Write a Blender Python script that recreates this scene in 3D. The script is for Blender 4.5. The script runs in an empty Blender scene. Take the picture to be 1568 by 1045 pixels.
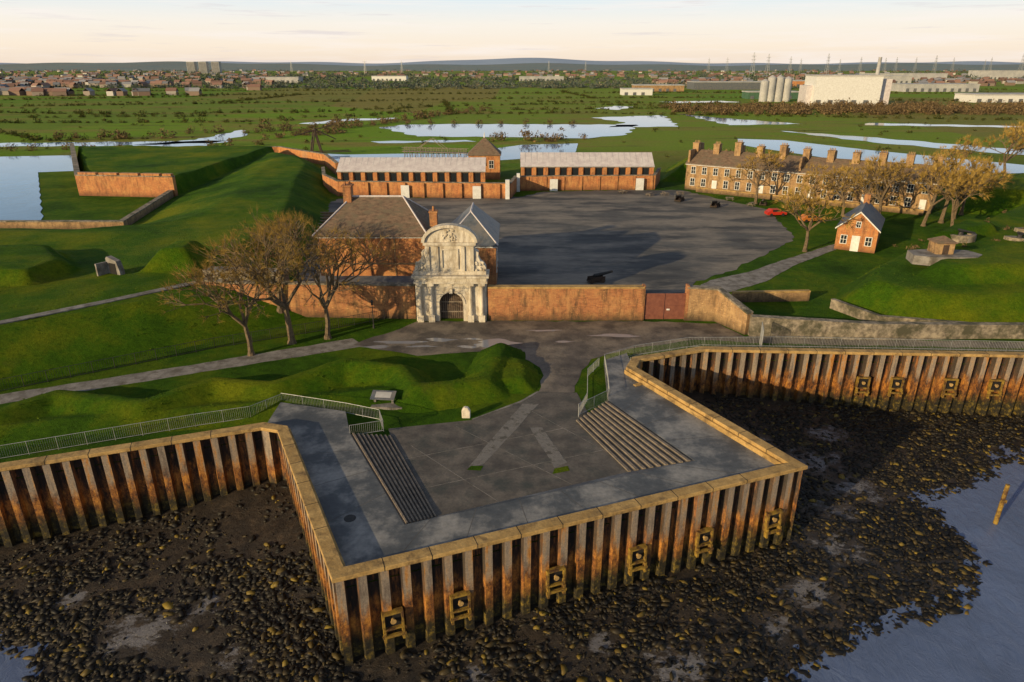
import bpy, math, random, bmesh
import numpy as np
from mathutils import Vector
random.seed(7); rng=np.random.default_rng(7)
sc=bpy.context.scene; COL=sc.collection
# ------------------------------------------------------------------ materials
def nt(name):
    m=bpy.data.materials.new(name); m.use_nodes=True
    return m,m.node_tree,m.node_tree.nodes['Principled BSDF']
def L(t,a,b): t.links.new(a,b)
def coords(t,scale=(1,1,1)):
    tc=t.nodes.new('ShaderNodeTexCoord'); mp=t.nodes.new('ShaderNodeMapping'); mp.inputs['Scale'].default_value=scale
    L(t,tc.outputs['Object'],mp.inputs['Vector']); return mp.outputs['Vector']
def noise(t,vec,scale,detail=5,rough=.6,dist=0):
    n=t.nodes.new('ShaderNodeTexNoise'); n.inputs['Scale'].default_value=scale; n.inputs['Detail'].default_value=detail
    n.inputs['Roughness'].default_value=rough; n.inputs['Distortion'].default_value=dist
    L(t,vec,n.inputs['Vector']); return n.outputs['Fac']
def ramp(t,fac,stops):
    r=t.nodes.new('ShaderNodeValToRGB'); e=r.color_ramp.elements
    while len(e)<len(stops): e.new(.5)
    for i,(p,c) in enumerate(stops):
        e[i].position=p; e[i].color=(c if len(c)==4 else (*c,1))
    L(t,fac,r.inputs['Fac']); return r.outputs['Color']
def mixc(t,fac,a,b,mode='MIX'):
    m=t.nodes.new('ShaderNodeMix'); m.data_type='RGBA'; m.blend_type=mode
    for s,v in ((0,fac),(6,a),(7,b)):
        if hasattr(v,'is_linked'): L(t,v,m.inputs[s])
        elif s==0: m.inputs[0].default_value=v
        else: m.inputs[s].default_value=(*v,1)
    return m.outputs[2]
def bump(t,b,fac,st,dist=.1):
    n=t.nodes.new('ShaderNodeBump'); n.inputs['Strength'].default_value=st; n.inputs['Distance'].default_value=dist
    L(t,fac,n.inputs['Height']); L(t,n.outputs[0],b.inputs['Normal'])
def basic(name,c1,c2,scale=1,rough=.85,bmp=.3,stretch=(1,1,1),lo=.35,hi=.65,c3=None,s3=.1,metal=0,lo3=.45,hi3=.62,mul=.4):
    m,t,b=nt(name); v=coords(t,stretch)
    c=ramp(t,noise(t,v,scale),[(lo,c1),(hi,c2)])
    if c3: c=mixc(t,ramp(t,noise(t,v,s3,6,.65),[(lo3,(0,0,0)),(hi3,(1,1,1))]),c,c3)
    c=mixc(t,mul,c,ramp(t,noise(t,v,scale*9,3),[(.3,(.35,.35,.35)),(.7,(1,1,1))]),'MULTIPLY')
    L(t,c,b.inputs['Base Color']); b.inputs['Roughness'].default_value=rough; b.inputs['Metallic'].default_value=metal
    if bmp: bump(t,b,noise(t,v,scale*5,4),bmp)
    return m
def island(name,stops,rough=.8,spec=.5):
    m,t,b=nt(name); g=t.nodes.new('ShaderNodeNewGeometry')
    L(t,ramp(t,g.outputs['Random Per Island'],stops),b.inputs['Base Color'])
    b.inputs['Roughness'].default_value=rough; b.inputs['Specular IOR Level'].default_value=spec
    return m
def brick(name,c1,c2,c3,mortar,dirt=(.05,.035,.02)):
    m,t,b=nt(name); tc=t.nodes.new('ShaderNodeTexCoord'); s=t.nodes.new('ShaderNodeSeparateXYZ'); L(t,tc.outputs['Object'],s.inputs[0])
    ad=t.nodes.new('ShaderNodeMath'); ad.operation='ADD'; L(t,s.outputs[0],ad.inputs[0]); L(t,s.outputs[1],ad.inputs[1])
    cb=t.nodes.new('ShaderNodeCombineXYZ'); L(t,ad.outputs[0],cb.inputs[0]); L(t,s.outputs[2],cb.inputs[1])
    br=t.nodes.new('ShaderNodeTexBrick'); br.inputs['Scale'].default_value=1; br.inputs['Brick Width'].default_value=.45; br.inputs['Row Height'].default_value=.15
    br.inputs['Mortar Size'].default_value=.012; br.inputs['Color1'].default_value=(*c1,1); br.inputs['Color2'].default_value=(*c2,1); br.inputs['Mortar'].default_value=(*mortar,1)
    L(t,cb.outputs[0],br.inputs['Vector'])
    v=tc.outputs['Object']
    c=mixc(t,ramp(t,noise(t,v,.45,7,.75),[(.45,(0,0,0)),(.66,(.8,.8,.8))]),br.outputs['Color'],c3)
    c=mixc(t,ramp(t,noise(t,coords(t,(1,1,.25)),1.3,7,.75),[(.48,(0,0,0)),(.68,(.9,.9,.9))]),c,dirt)
    c=mixc(t,ramp(t,noise(t,coords(t,(1,1,2)),2.5,4,.7),[(.60,(0,0,0)),(.70,(.6,.6,.6))]),c,tuple(min(1,x*1.7) for x in c3))
    mr=t.nodes.new('ShaderNodeMapRange'); mr.inputs[1].default_value=1.4; mr.inputs[2].default_value=-.1
    a2=t.nodes.new('ShaderNodeMath'); a2.operation='MULTIPLY_ADD'; L(t,noise(t,v,.8,5,.7),a2.inputs[0]); a2.inputs[1].default_value=-1.6; L(t,s.outputs[2],a2.inputs[2])
    a3=t.nodes.new('ShaderNodeMath'); a3.operation='ADD'; L(t,a2.outputs[0],a3.inputs[0]); a3.inputs[1].default_value=.9; L(t,a3.outputs[0],mr.inputs[0])
    c=mixc(t,mr.outputs[0],c,tuple(x*.9 for x in dirt))
    L(t,c,b.inputs['Base Color']); b.inputs['Roughness'].default_value=.9; bump(t,b,noise(t,v,6,4),.5,.06); return m
def grassm(name,dark,mid,lit,s=.08,brown=(.13,.10,.03),bl=.55):
    m,t,b=nt(name); v=coords(t)
    c=ramp(t,noise(t,v,s,7,.7),[(.34,dark),(.48,mid),(.64,lit)])
    c=mixc(t,ramp(t,noise(t,v,s*2.7,7,.7,.5),[(bl,(0,0,0)),(bl+.2,(.7,.7,.7))]),c,brown)
    c=mixc(t,.75,c,ramp(t,noise(t,v,2.6,8,.85),[(.34,(.28,.31,.24)),(.64,(1,1,1))]),'MULTIPLY')
    L(t,c,b.inputs['Base Color']); b.inputs['Roughness'].default_value=.95; b.inputs['Specular IOR Level'].default_value=.1
    bump(t,b,noise(t,v,3.0,8,.85),.9,.5); return m
GRASS=grassm('grass_bank',(.028,.080,.003),(.070,.160,.005),(.20,.235,.008),.06,bl=.6)
def groundm():
    m,t,b=nt('ground_fields'); v=coords(t)
    vo=t.nodes.new('ShaderNodeTexVoronoi'); vo.inputs['Scale'].default_value=.0045; vo.inputs['Randomness'].default_value=.9
    mp=coords(t,(1,.55,1)); L(t,mp,vo.inputs['Vector'])
    sp=t.nodes.new('ShaderNodeSeparateColor'); L(t,vo.outputs['Color'],sp.inputs[0])
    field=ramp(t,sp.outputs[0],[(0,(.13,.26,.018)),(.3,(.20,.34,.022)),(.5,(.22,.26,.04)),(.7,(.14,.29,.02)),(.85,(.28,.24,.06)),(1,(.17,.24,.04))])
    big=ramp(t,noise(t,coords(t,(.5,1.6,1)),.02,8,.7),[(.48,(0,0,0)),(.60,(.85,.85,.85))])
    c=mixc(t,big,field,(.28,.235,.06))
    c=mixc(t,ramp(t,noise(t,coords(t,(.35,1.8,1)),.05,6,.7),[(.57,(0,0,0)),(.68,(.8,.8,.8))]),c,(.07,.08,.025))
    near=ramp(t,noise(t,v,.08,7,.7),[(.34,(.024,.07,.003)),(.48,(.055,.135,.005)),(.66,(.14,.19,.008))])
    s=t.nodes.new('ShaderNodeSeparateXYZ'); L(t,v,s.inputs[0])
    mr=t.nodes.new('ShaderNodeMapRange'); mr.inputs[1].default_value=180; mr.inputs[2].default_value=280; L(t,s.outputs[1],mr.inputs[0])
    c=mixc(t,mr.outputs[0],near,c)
    c=mixc(t,.7,c,ramp(t,noise(t,v,.9,8,.82),[(.33,(.33,.35,.3)),(.64,(1,1,1))]),'MULTIPLY')
    L(t,c,b.inputs['Base Color']); b.inputs['Roughness'].default_value=.95; b.inputs['Specular IOR Level'].default_value=.1
    bump(t,b,noise(t,v,2.4,8,.85),.9,.5); return m
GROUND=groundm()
ASPH=basic('asphalt_worn',(.06,.052,.046),(.14,.118,.10),.5,.75,.4,c3=(.24,.20,.155),s3=.22)
PARADE=basic('parade_gravel',(.036,.038,.043),(.11,.108,.105),.16,.85,.5,stretch=(.45,1,1),c3=(.24,.21,.175),s3=.14,lo3=.44,hi3=.60)
PATHM=basic('path_concrete',(.20,.185,.17),(.31,.285,.26),.6,.85,.2,c3=(.13,.115,.095),s3=.8)
DECK=basic('deck_tarmac',(.070,.078,.088),(.15,.155,.158),.35,.6,.3,c3=(.29,.28,.265),s3=.35,lo3=.46,hi3=.63)
PAVE=basic('sunken_paving',(.065,.058,.053),(.16,.14,.12),.5,.8,.3,c3=(.055,.06,.055),s3=.35,lo3=.5,hi3=.66)
COPE=basic('coping_concrete',(.36,.22,.07),(.56,.36,.13),.9,.85,.4,c3=(.16,.10,.04),s3=.8,lo3=.5,hi3=.68)
STONE=basic('portland_stone',(.50,.44,.34),(.74,.67,.55),.9,.8,.35,stretch=(1,1,.35),c3=(.30,.23,.15),s3=1.6,lo3=.48,hi3=.70,mul=.3)
RUBBLE=basic('rubble_stone',(.15,.125,.095),(.42,.35,.26),1.8,.9,.7,c3=(.08,.075,.045),s3=.5)
BRICK=brick('brick_red',(.44,.17,.055),(.28,.095,.035),(.48,.26,.10),(.24,.17,.11))
BRICKO=brick('brick_orange',(.54,.20,.055),(.40,.13,.04),(.56,.29,.10),(.28,.20,.13),(.14,.06,.03))
BRICKY=brick('brick_stock',(.38,.22,.095),(.27,.15,.06),(.46,.30,.14),(.25,.2,.15))
TILE=basic('roof_tile',(.11,.07,.045),(.26,.17,.11),1.3,.85,.5,stretch=(1,1,3),c3=(.16,.125,.08),s3=.8)
SLATE=basic('roof_slate',(.07,.085,.105),(.14,.155,.175),1.5,.5,.4,c3=(.17,.16,.15),s3=.6)
LEADR=basic('roof_pale',(.56,.50,.51),(.72,.67,.66),.7,.7,.2)
FARB=basic('far_cladding',(.36,.36,.37),(.5,.49,.48),.1,.8,0)
WOOD=basic('timber_weathered',(.16,.13,.10),(.30,.24,.18),2,.85,.4)
DWOOD=basic('timber_dark',(.035,.024,.018),(.09,.055,.035),2,.8,.4)
REDD=basic('gate_brown_paint',(.17,.055,.035),(.24,.085,.05),2,.7,.2)
METAL=basic('galvanised_steel',(.30,.31,.32),(.42,.43,.44),2,.5,.1,metal=.3)
BLACKM=basic('black_iron',(.012,.012,.013),(.03,.03,.03),3,.6,.1)
WHITE=basic('white_paint',(.66,.65,.62),(.8,.8,.78),1,.6,.05)
YELL=basic('mooring_frame_paint',(.24,.14,.02),(.38,.24,.03),3,.7,.4,c3=(.08,.035,.015),s3=1.8)
REDC=basic('car_red_paint',(.5,.03,.02),(.55,.04,.02),1,.3,0); ORC=basic('car_orange_paint',(.55,.18,.04),(.6,.2,.04),1,.3,0)
BARK=basic('bark',(.10,.07,.04),(.22,.155,.09),3,.9,.5)
TWIG=island('twigs_winter',[(0,(.19,.125,.035)),(.5,(.36,.235,.06)),(1,(.50,.35,.10))],.9,.1)
LEAF=island('hedge_leaves',[(0,(.02,.03,.008)),(.5,(.05,.065,.014)),(.8,(.09,.085,.02)),(1,(.13,.10,.035))],.9,.1)
LEAFR=island('bare_scrub',[(0,(.07,.05,.03)),(.6,(.15,.105,.055)),(1,(.22,.15,.07))],.9,.1)
LEAF_HAZE=island('far_foliage_haze_tint',[(0,(.055,.08,.075)),(.5,(.09,.115,.095)),(.8,(.14,.145,.10)),(1,(.19,.165,.12))],.9,.1)  # aerial haze painted into the leaf colours: paler and bluer than nearby trees
TUFT=island('grass_tuft_blades',[(0,(.03,.07,.004)),(.6,(.07,.13,.006)),(.9,(.12,.17,.012)),(1,(.16,.16,.03))],.9,.1)
ROCK=island('seaweed_rock',[(0,(.004,.0035,.003)),(.5,(.011,.009,.006)),(.76,(.024,.018,.010)),(.90,(.05,.036,.012)),(.97,(.12,.082,.014)),(1,(.20,.14,.02))],.6,.3)
m,t,b=nt('window_glass'); b.inputs['Base Color'].default_value=(.02,.025,.03,1); b.inputs['Roughness'].default_value=.08; GLASS=m
m,t,b=nt('void_dark'); b.inputs['Base Color'].default_value=(.006,.005,.005,1); b.inputs['Roughness'].default_value=.9; VOID=m
def waterm(name,col,sc_,rough,bs):
    m,t,b=nt(name); v=coords(t,(1,.6,1)); b.inputs['Roughness'].default_value=rough; b.inputs['IOR'].default_value=1.33
    L(t,ramp(t,noise(t,v,.12,7,.7,1),[(.35,tuple(x*.8 for x in col)),(.65,tuple(x*1.15 for x in col))]),b.inputs['Base Color'])
    bump(t,b,noise(t,v,sc_,7,.72,.8),bs,.15); return m
RIVER=waterm('river_water',(.115,.155,.265),1.1,.06,.75)
MOAT=waterm('moat_water',(.12,.24,.42),.8,.05,.06)
m,t,b=nt('puddle_water'); b.inputs['Base Color'].default_value=(.26,.27,.30,1); b.inputs['Roughness'].default_value=.05; PUD=m
m,t,b=nt('foreshore_mud'); v=coords(t); at=t.nodes.new('ShaderNodeAttribute'); at.attribute_name='wet'
c=ramp(t,noise(t,v,.7,9,.82),[(.36,(.008,.006,.005)),(.52,(.028,.020,.013)),(.68,(.085,.060,.038))])
ma=t.nodes.new('ShaderNodeMath'); ma.operation='MULTIPLY_ADD'; L(t,noise(t,coords(t,(.7,1.3,.1)),1.5,9,.85,.6),ma.inputs[0]); ma.inputs[1].default_value=2.6; L(t,at.outputs['Fac'],ma.inputs[2])
wt=ramp(t,ma.outputs[0],[(0,(0,0,0)),(1,(1,1,1))])
mr=t.nodes.new('ShaderNodeMapRange'); mr.inputs[1].default_value=1.78; mr.inputs[2].default_value=1.92; L(t,ma.outputs[0],mr.inputs[0])
c=mixc(t,mr.outputs[0],c,(.165,.16,.17)); L(t,c,b.inputs['Base Color'])
L(t,ramp(t,mr.outputs[0],[(0,(.5,.5,.5)),(1,(.13,.13,.13))]),b.inputs['Roughness'])
bump(t,b,noise(t,v,2.5,8,.8),.9,.2); MUD=m
def pilem():
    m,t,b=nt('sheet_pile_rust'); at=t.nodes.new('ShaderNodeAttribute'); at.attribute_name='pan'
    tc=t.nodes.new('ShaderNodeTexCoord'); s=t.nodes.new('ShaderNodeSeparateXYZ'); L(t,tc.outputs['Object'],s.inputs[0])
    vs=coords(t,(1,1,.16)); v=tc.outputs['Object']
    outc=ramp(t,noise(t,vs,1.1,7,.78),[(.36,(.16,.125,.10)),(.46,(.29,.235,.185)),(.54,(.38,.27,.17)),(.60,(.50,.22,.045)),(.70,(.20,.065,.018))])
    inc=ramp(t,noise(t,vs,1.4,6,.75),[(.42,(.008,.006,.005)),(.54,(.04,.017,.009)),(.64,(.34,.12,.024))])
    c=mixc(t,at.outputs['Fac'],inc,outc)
    def band(lo,hi,amp,sc_):
        ad=t.nodes.new('ShaderNodeMath'); ad.operation='MULTIPLY_ADD'; L(t,noise(t,coords(t,(1,1,.3)),sc_,6,.8),ad.inputs[0]); ad.inputs[1].default_value=amp; L(t,s.outputs[2],ad.inputs[2])
        mr=t.nodes.new('ShaderNodeMapRange'); mr.inputs[1].default_value=hi; mr.inputs[2].default_value=lo; L(t,ad.outputs[0],mr.inputs[0]); return mr.outputs[0]
    rust=ramp(t,noise(t,coords(t,(1,1,.5)),1.5,8,.82),[(.40,(.025,.012,.007)),(.49,(.22,.078,.016)),(.61,(.58,.25,.04))])
    c=mixc(t,band(.6,1.9,6.0,1.0),c,rust)
    c=mixc(t,band(-2.9,-1.5,3.0,1.0),c,ramp(t,noise(t,v,2,6,.75),[(.40,(.006,.005,.003)),(.53,(.04,.03,.007)),(.64,(.22,.15,.018))]))
    c=mixc(t,.6,c,ramp(t,noise(t,v,7,5,.8),[(.35,(.3,.3,.3)),(.62,(1,1,1))]),'MULTIPLY')
    L(t,c,b.inputs['Base Color']); b.inputs['Roughness'].default_value=.75; bump(t,b,noise(t,v,5,5,.7),.5,.06); return m
PILE=pilem()
# ------------------------------------------------------------------ builders
def empty(name):
    e=bpy.data.objects.new(name,None); COL.objects.link(e); e.empty_display_size=.1; return e
class MB:
    def __init__(s,o=(0,0,0),a=0): s.v=[];s.f=[];s.o=o;s.c=math.cos(a);s.s=math.sin(a)
    def tp(s,p): return (s.o[0]+p[0]*s.c-p[1]*s.s, s.o[1]+p[0]*s.s+p[1]*s.c, s.o[2]+p[2])
    def raw(s,vs,fs):
        n=len(s.v); s.v+=[s.tp(p) for p in vs]; s.f+=[[i+n for i in f] for f in fs]
    def box(s,x0,x1,y0,y1,z0,z1):
        s.raw([(x0,y0,z0),(x1,y0,z0),(x1,y1,z0),(x0,y1,z0),(x0,y0,z1),(x1,y0,z1),(x1,y1,z1),(x0,y1,z1)],
              [(0,3,2,1),(4,5,6,7),(0,1,5,4),(1,2,6,5),(2,3,7,6),(3,0,4,7)])
    def prism(s,pts,z0,z1):
        n=len(pts); s.raw([(x,y,z0) for x,y in pts]+[(x,y,z1) for x,y in pts],
            [tuple(range(n-1,-1,-1)),tuple(range(n,2*n))]+[(i,(i+1)%n,(i+1)%n+n,i+n) for i in range(n)])
    def xz(s,pts,y0,y1):
        n=len(pts); s.raw([(x,y0,z) for x,z in pts]+[(x,y1,z) for x,z in pts],
            [tuple(range(n)),tuple(range(2*n-1,n-1,-1))]+[(i,i+n,(i+1)%n+n,(i+1)%n) for i in range(n)])
    def gable(s,x0,x1,y0,y1,z0,z1,axis='x',ov=.3,th=.12):
        F=[(0,3,2,1),(4,5,6,7),(0,1,5,4),(1,2,6,5),(2,3,7,6),(3,0,4,7)]
        if axis=='x':
            ym=(y0+y1)/2; k=(z1-z0)/(ym-y0); e=z0-ov*k
            for a,bb in ((y0-ov,ym),(y1+ov,ym)):
                s.raw([(x0-ov,a,e),(x1+ov,a,e),(x1+ov,bb,z1),(x0-ov,bb,z1),(x0-ov,a,e+th),(x1+ov,a,e+th),(x1+ov,bb,z1+th),(x0-ov,bb,z1+th)],F)
        else:
            xm=(x0+x1)/2; k=(z1-z0)/(xm-x0); e=z0-ov*k
            for a,bb in ((x0-ov,xm),(x1+ov,xm)):
                s.raw([(a,y0-ov,e),(a,y1+ov,e),(bb,y1+ov,z1),(bb,y0-ov,z1),(a,y0-ov,e+th),(a,y1+ov,e+th),(bb,y1+ov,z1+th),(bb,y0-ov,z1+th)],F)
    def hip(s,x0,x1,y0,y1,z0,z1,rx0,rx1,ry0=None,ry1=None,ov=.35):
        ym=(y0+y1)/2; ry0=ym if ry0 is None else ry0; ry1=ym if ry1 is None else ry1
        x0-=ov;x1+=ov;y0-=ov;y1+=ov
        s.raw([(x0,y0,z0),(x1,y0,z0),(x1,y1,z0),(x0,y1,z0),(x0,y0,z0+.15),(x1,y0,z0+.15),(x1,y1,z0+.15),(x0,y1,z0+.15),(rx0,ry0,z1),(rx1,ry1,z1)],
          [(3,2,1,0),(0,1,5,4),(1,2,6,5),(2,3,7,6),(3,0,4,7)]+([(4,5,9,8),(5,6,9),(6,7,8,9),(7,4,8)] if ry0==ry1 else [(4,5,8),(5,6,9,8),(6,7,9),(7,4,8,9)]))
    def tube(s,p,q,r0,r1,n=6):
        p=Vector(p);q=Vector(q);d=(q-p)
        if d.length<1e-6: return
        d.normalize(); u=d.orthogonal().normalized(); w=d.cross(u); vs=[]
        for c,r in ((p,r0),(q,r1)):
            for i in range(n):
                a=2*math.pi*i/n; vs.append(tuple(c+(u*math.cos(a)+w*math.sin(a))*r))
        s.raw(vs,[(i,(i+1)%n,(i+1)%n+n,i+n) for i in range(n)]+[tuple(range(n-1,-1,-1)),tuple(range(n,2*n))])
    def ball(s,c,rx,ry,rz,nu=10,nv=6,jit=0):
        vs=[(c[0],c[1],c[2]+rz)]
        for j in range(1,nv):
            for i in range(nu):
                a=2*math.pi*i/nu; p=math.pi*j/nv; k=1+random.uniform(-jit,jit)
                vs.append((c[0]+rx*k*math.sin(p)*math.cos(a),c[1]+ry*k*math.sin(p)*math.sin(a),c[2]+rz*k*math.cos(p)))
        vs.append((c[0],c[1],c[2]-rz)); fs=[(0,1+i,1+(i+1)%nu) for i in range(nu)]
        for j in range(nv-2):
            for i in range(nu):
                a=1+j*nu; fs.append((a+i,a+nu+i,a+nu+(i+1)%nu,a+(i+1)%nu))
        a=1+(nv-2)*nu; fs+=[(a+i,len(vs)-1,a+(i+1)%nu) for i in range(nu)]
        s.raw(vs,fs)
    def path(s,pts,th,z0,z1,off=0):
        P=[Vector(p[:2]) for p in pts]; n=len(P); l=[];r=[]
        for i in range(n):
            ds=[]
            if i>0: ds.append((P[i]-P[i-1]).normalized())
            if i<n-1: ds.append((P[i+1]-P[i]).normalized())
            nn=[Vector((-d.y,d.x)) for d in ds]; m=sum(nn,Vector((0,0))); m.normalize(); k=1/max(.35,m.dot(nn[0]))
            l.append(P[i]+m*k*(off+th/2)); r.append(P[i]+m*k*(off-th/2))
        zz=lambda z,i: z[i] if isinstance(z,(list,tuple)) else z
        for i in range(n-1):
            q=[(r[i],i),(r[i+1],i+1),(l[i+1],i+1),(l[i],i)]
            vs=[(p.x,p.y,zz(z0,j)) for p,j in q]+[(p.x,p.y,zz(z1,j)) for p,j in q]
            fs=[(0,3,2,1),(4,5,6,7),(0,1,5,4),(2,3,7,6)]
            if i==0: fs.append((3,0,4,7))
            if i==n-2: fs.append((1,2,6,5))
            s.raw(vs,fs)
    def done(s,name,mat,parent=None,smooth=False,fix=True):
        me=bpy.data.meshes.new(name); me.from_pydata(s.v,[],s.f); me.update()
        if fix:
            bm=bmesh.new(); bm.from_mesh(me); bmesh.ops.recalc_face_normals(bm,faces=bm.faces); bm.to_mesh(me); bm.free()
        if smooth: me.polygons.foreach_set('use_smooth',[True]*len(me.polygons))
        me.materials.append(mat); o=bpy.data.objects.new(name,me); COL.objects.link(o)
        if parent: o.parent=parent
        return o
def sheet(name,pts,z,mat,rag=0):
    if rag:
        r=random.Random(len(pts)); out=[]
        for i in range(len(pts)):
            a=Vector(pts[i]);b_=Vector(pts[(i+1)%len(pts)]);n=max(1,int((b_-a).length/1.2)); nn=Vector((-(b_-a).y,(b_-a).x)).normalized()
            for k in range(n): out.append(tuple(a.lerp(b_,k/n)+(nn*r.uniform(-rag,rag) if k else Vector((0,0)))))
        pts=out
    m=MB(); m.raw([(x,y,z) for x,y in pts],[tuple(range(len(pts)))])
    o=m.done(name,mat,fix=False)
    if o.data.polygons[0].normal.z<0: o.data.flip_normals()
    return o
def fast(name,V,F,mat,parent=None,smooth=False):
    me=bpy.data.meshes.new(name); n=len(F); k=F.shape[1]
    me.vertices.add(len(V)); me.vertices.foreach_set('co',np.asarray(V,dtype=np.float32).ravel())
    me.loops.add(n*k); me.loops.foreach_set('vertex_index',F.astype(np.int32).ravel())
    me.polygons.add(n); me.polygons.foreach_set('loop_start',np.arange(n,dtype=np.int32)*k)
    try: me.polygons.foreach_set('loop_total',np.full(n,k,dtype=np.int32))
    except Exception: pass
    me.update(calc_edges=True); me.validate()
    if smooth: me.polygons.foreach_set('use_smooth',[True]*n)
    me.materials.append(mat); o=bpy.data.objects.new(name,me); COL.objects.link(o)
    if parent: o.parent=parent
    return o
def inpoly(X,Y,poly):
    r=np.zeros(X.shape,bool); n=len(poly)
    for i in range(n):
        x1,y1=poly[i];x2,y2=poly[(i+1)%n]
        if y1==y2: continue
        c=((y1>Y)!=(y2>Y))&(X<(x2-x1)*(Y-y1)/(y2-y1)+x1); r^=c
    return r
def dseg(X,Y,pts,closed=True):
    d=np.full(X.shape,1e9); n=len(pts)
    for i in range(n if closed else n-1):
        x1,y1=pts[i];x2,y2=pts[(i+1)%n]; dx,dy=x2-x1,y2-y1; tt=np.clip(((X-x1)*dx+(Y-y1)*dy)/(dx*dx+dy*dy),0,1)
        d=np.minimum(d,np.hypot(X-x1-tt*dx,Y-y1-tt*dy))
    return d
def wob(X,Y,s,seed=0):
    r=np.random.default_rng(seed); o=np.zeros(np.shape(X))
    for k in range(7):
        a=r.uniform(0,6.28);f=s*r.uniform(.5,2.2);p=r.uniform(0,6.28); o=o+np.sin((X*math.cos(a)+Y*math.sin(a))*f+p)
    return o/4
# ------------------------------------------------------------------ land, river, foreshore
Q=[(-130,14),(-63.6,36.7),(-39.3,44.9),(-21.4,51.3),(-19.7,50.8),(-10.7,32.8),(22.5,45.2),(12.5,63.7),(13.3,65.7),(20.9,68.5),(54.6,66.9),(89.8,65.3),(220,60)]
Qi=[(-130,14.4),(-63.8,37.1),(-39.4,45.3),(-21.4,51.8),(-19.3,51.1),(-10.4,33.4),(22.0,45.5),(12.1,63.7),(13.0,66.0),(20.9,68.9),(54.6,67.3),(89.8,65.7),(220,60.4)]
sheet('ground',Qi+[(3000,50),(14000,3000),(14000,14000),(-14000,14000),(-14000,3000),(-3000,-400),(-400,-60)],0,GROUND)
m=MB(); m.raw([(-3000,-3000,-6.4),(3000,-3000,-6.4),(3000,62,-6.4),(-3000,62,-6.4)],[(0,1,2,3)]); m.done('river',RIVER,fix=False)
RP=[(160,80),(75,68),(52.4,60.4),(43.6,55.7),(37.1,52),(36.2,48),(36,44.9),(31.6,39.4),(25.1,36.9),(19.3,34.4),(16.4,31.8),(4.4,26),(-15,24),(-24,28),(-29.1,32.3),(-32,34.9),(-35.3,35.8),(-45.5,37),(-70,34),(-140,5),(-140,-60),(160,-60)]
def shore(X,Y):
    d=dseg(X,Y,RP); ins=inpoly(X,Y,RP); d=np.where(ins,-d,d)+wob(X,Y,.45,3)*.9+wob(X,Y,1.8,31)*.35
    h=np.where(d<12,.07*d,.84+.16*(d-12)); h=np.minimum(h,3.6)
    return -6.4+h+wob(X,Y,1.6,5)*.07, d
def wet(X,Y):
    w=np.zeros(X.shape)
    for x,y,r in [(-25.5,35.8,4.2),(-22,38.5,2.6),(29,57,4.6),(31.5,53,4),(26.2,44.5,3.4),(22,39.8,3.6),(11,32.8,3.8),(-2,31.5,2.6),(33,62,3.6),(18.5,36.5,2.4),(28.5,49.5,3),(-32,39,2.2),(-18,33.5,2),(25,60,2.6),(6,35,2)]:
        w=np.maximum(w,np.clip(1.2-np.hypot(X-x,(Y-y)*1.25)/r,0,1))
    return np.clip(w+wob(X,Y,1.5,41)*.25-.1,0,1)*(w>0)
st=.4; xs=np.arange(-75,110,st); ys=np.arange(8,74,st); GX,GY=np.meshgrid(xs,ys); H,_=shore(GX,GY)
V=np.stack([GX,GY,H],-1).reshape(-1,3); nx=len(xs); ny=len(ys)
ii=np.arange(nx*ny).reshape(ny,nx); F=np.stack([ii[:-1,:-1],ii[:-1,1:],ii[1:,1:],ii[1:,:-1]],-1).reshape(-1,4)
o=fast('foreshore',V,F,MUD,smooth=True); at=o.data.attributes.new('wet','FLOAT','POINT'); at.data.foreach_set('value',wet(GX,GY).astype(np.float32).ravel()*.7)
bm=bmesh.new(); bmesh.ops.create_icosphere(bm,subdivisions=1,radius=1); bm.verts.ensure_lookup_table()
IV=np.array([v.co[:] for v in bm.verts]); IF=np.array([[v.index for v in f.verts] for f in bm.faces]); bm.free()
LAND=Q+[(220,120),(-130,120)]
def rocks(name,N,smin,smax,mat,cond,pw=2.5,flat=(.35,.7)):
    X=rng.uniform(-62,85,N*6);Y=rng.uniform(24,72,N*6); h,d=shore(X,Y)
    pr=cond(X,Y,d); ok=(~inpoly(X,Y,LAND))&(d>-1.3)&(rng.uniform(0,1,N*6)<pr)&(np.abs(X)<.85*Y+10)
    X,Y,h=X[ok][:N],Y[ok][:N],h[ok][:N]; n=len(X)
    s=smin+(smax-smin)*rng.uniform(0,1,n)**pw; a=rng.uniform(0,6.28,n)
    V=IV[None]*(1+rng.uniform(-.45,.4,(n,len(IV),1)))
    V=V*(s[:,None,None]*np.stack([rng.uniform(.8,1.7,n),rng.uniform(.55,1,n),rng.uniform(*flat,n)],-1)[:,None,:])
    c,sn=np.cos(a)[:,None],np.sin(a)[:,None]
    x=V[...,0]*c-V[...,1]*sn+X[:,None]; y=V[...,0]*sn+V[...,1]*c+Y[:,None]; z=V[...,2]+h[:,None]+s[:,None]*.02
    F=IF[None]+(np.arange(n)*len(IV))[:,None,None]
    return fast(name,np.stack([x,y,z],-1).reshape(-1,3),F.reshape(-1,3),mat)
def cond(X,Y,d):
    w=wob(X,Y,.55,11)+.8*wob(X,Y,1.5,12); p=np.clip(.62+w*.7,.05,1)
    p=np.where((X>15)&(d<16),np.maximum(p,.5),p)
    p=p*np.clip(1.1-wet(X,Y)*1.6,.14,1)
    p=np.where(d>16,p*.35,p); p=np.where(d>21,.04,p)
    p=np.where((X<-14)&(Y>42.5),p*.3,p); return p
rocks('foreshore_rocks',46000,.045,.34,ROCK,cond,2.6)
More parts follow.
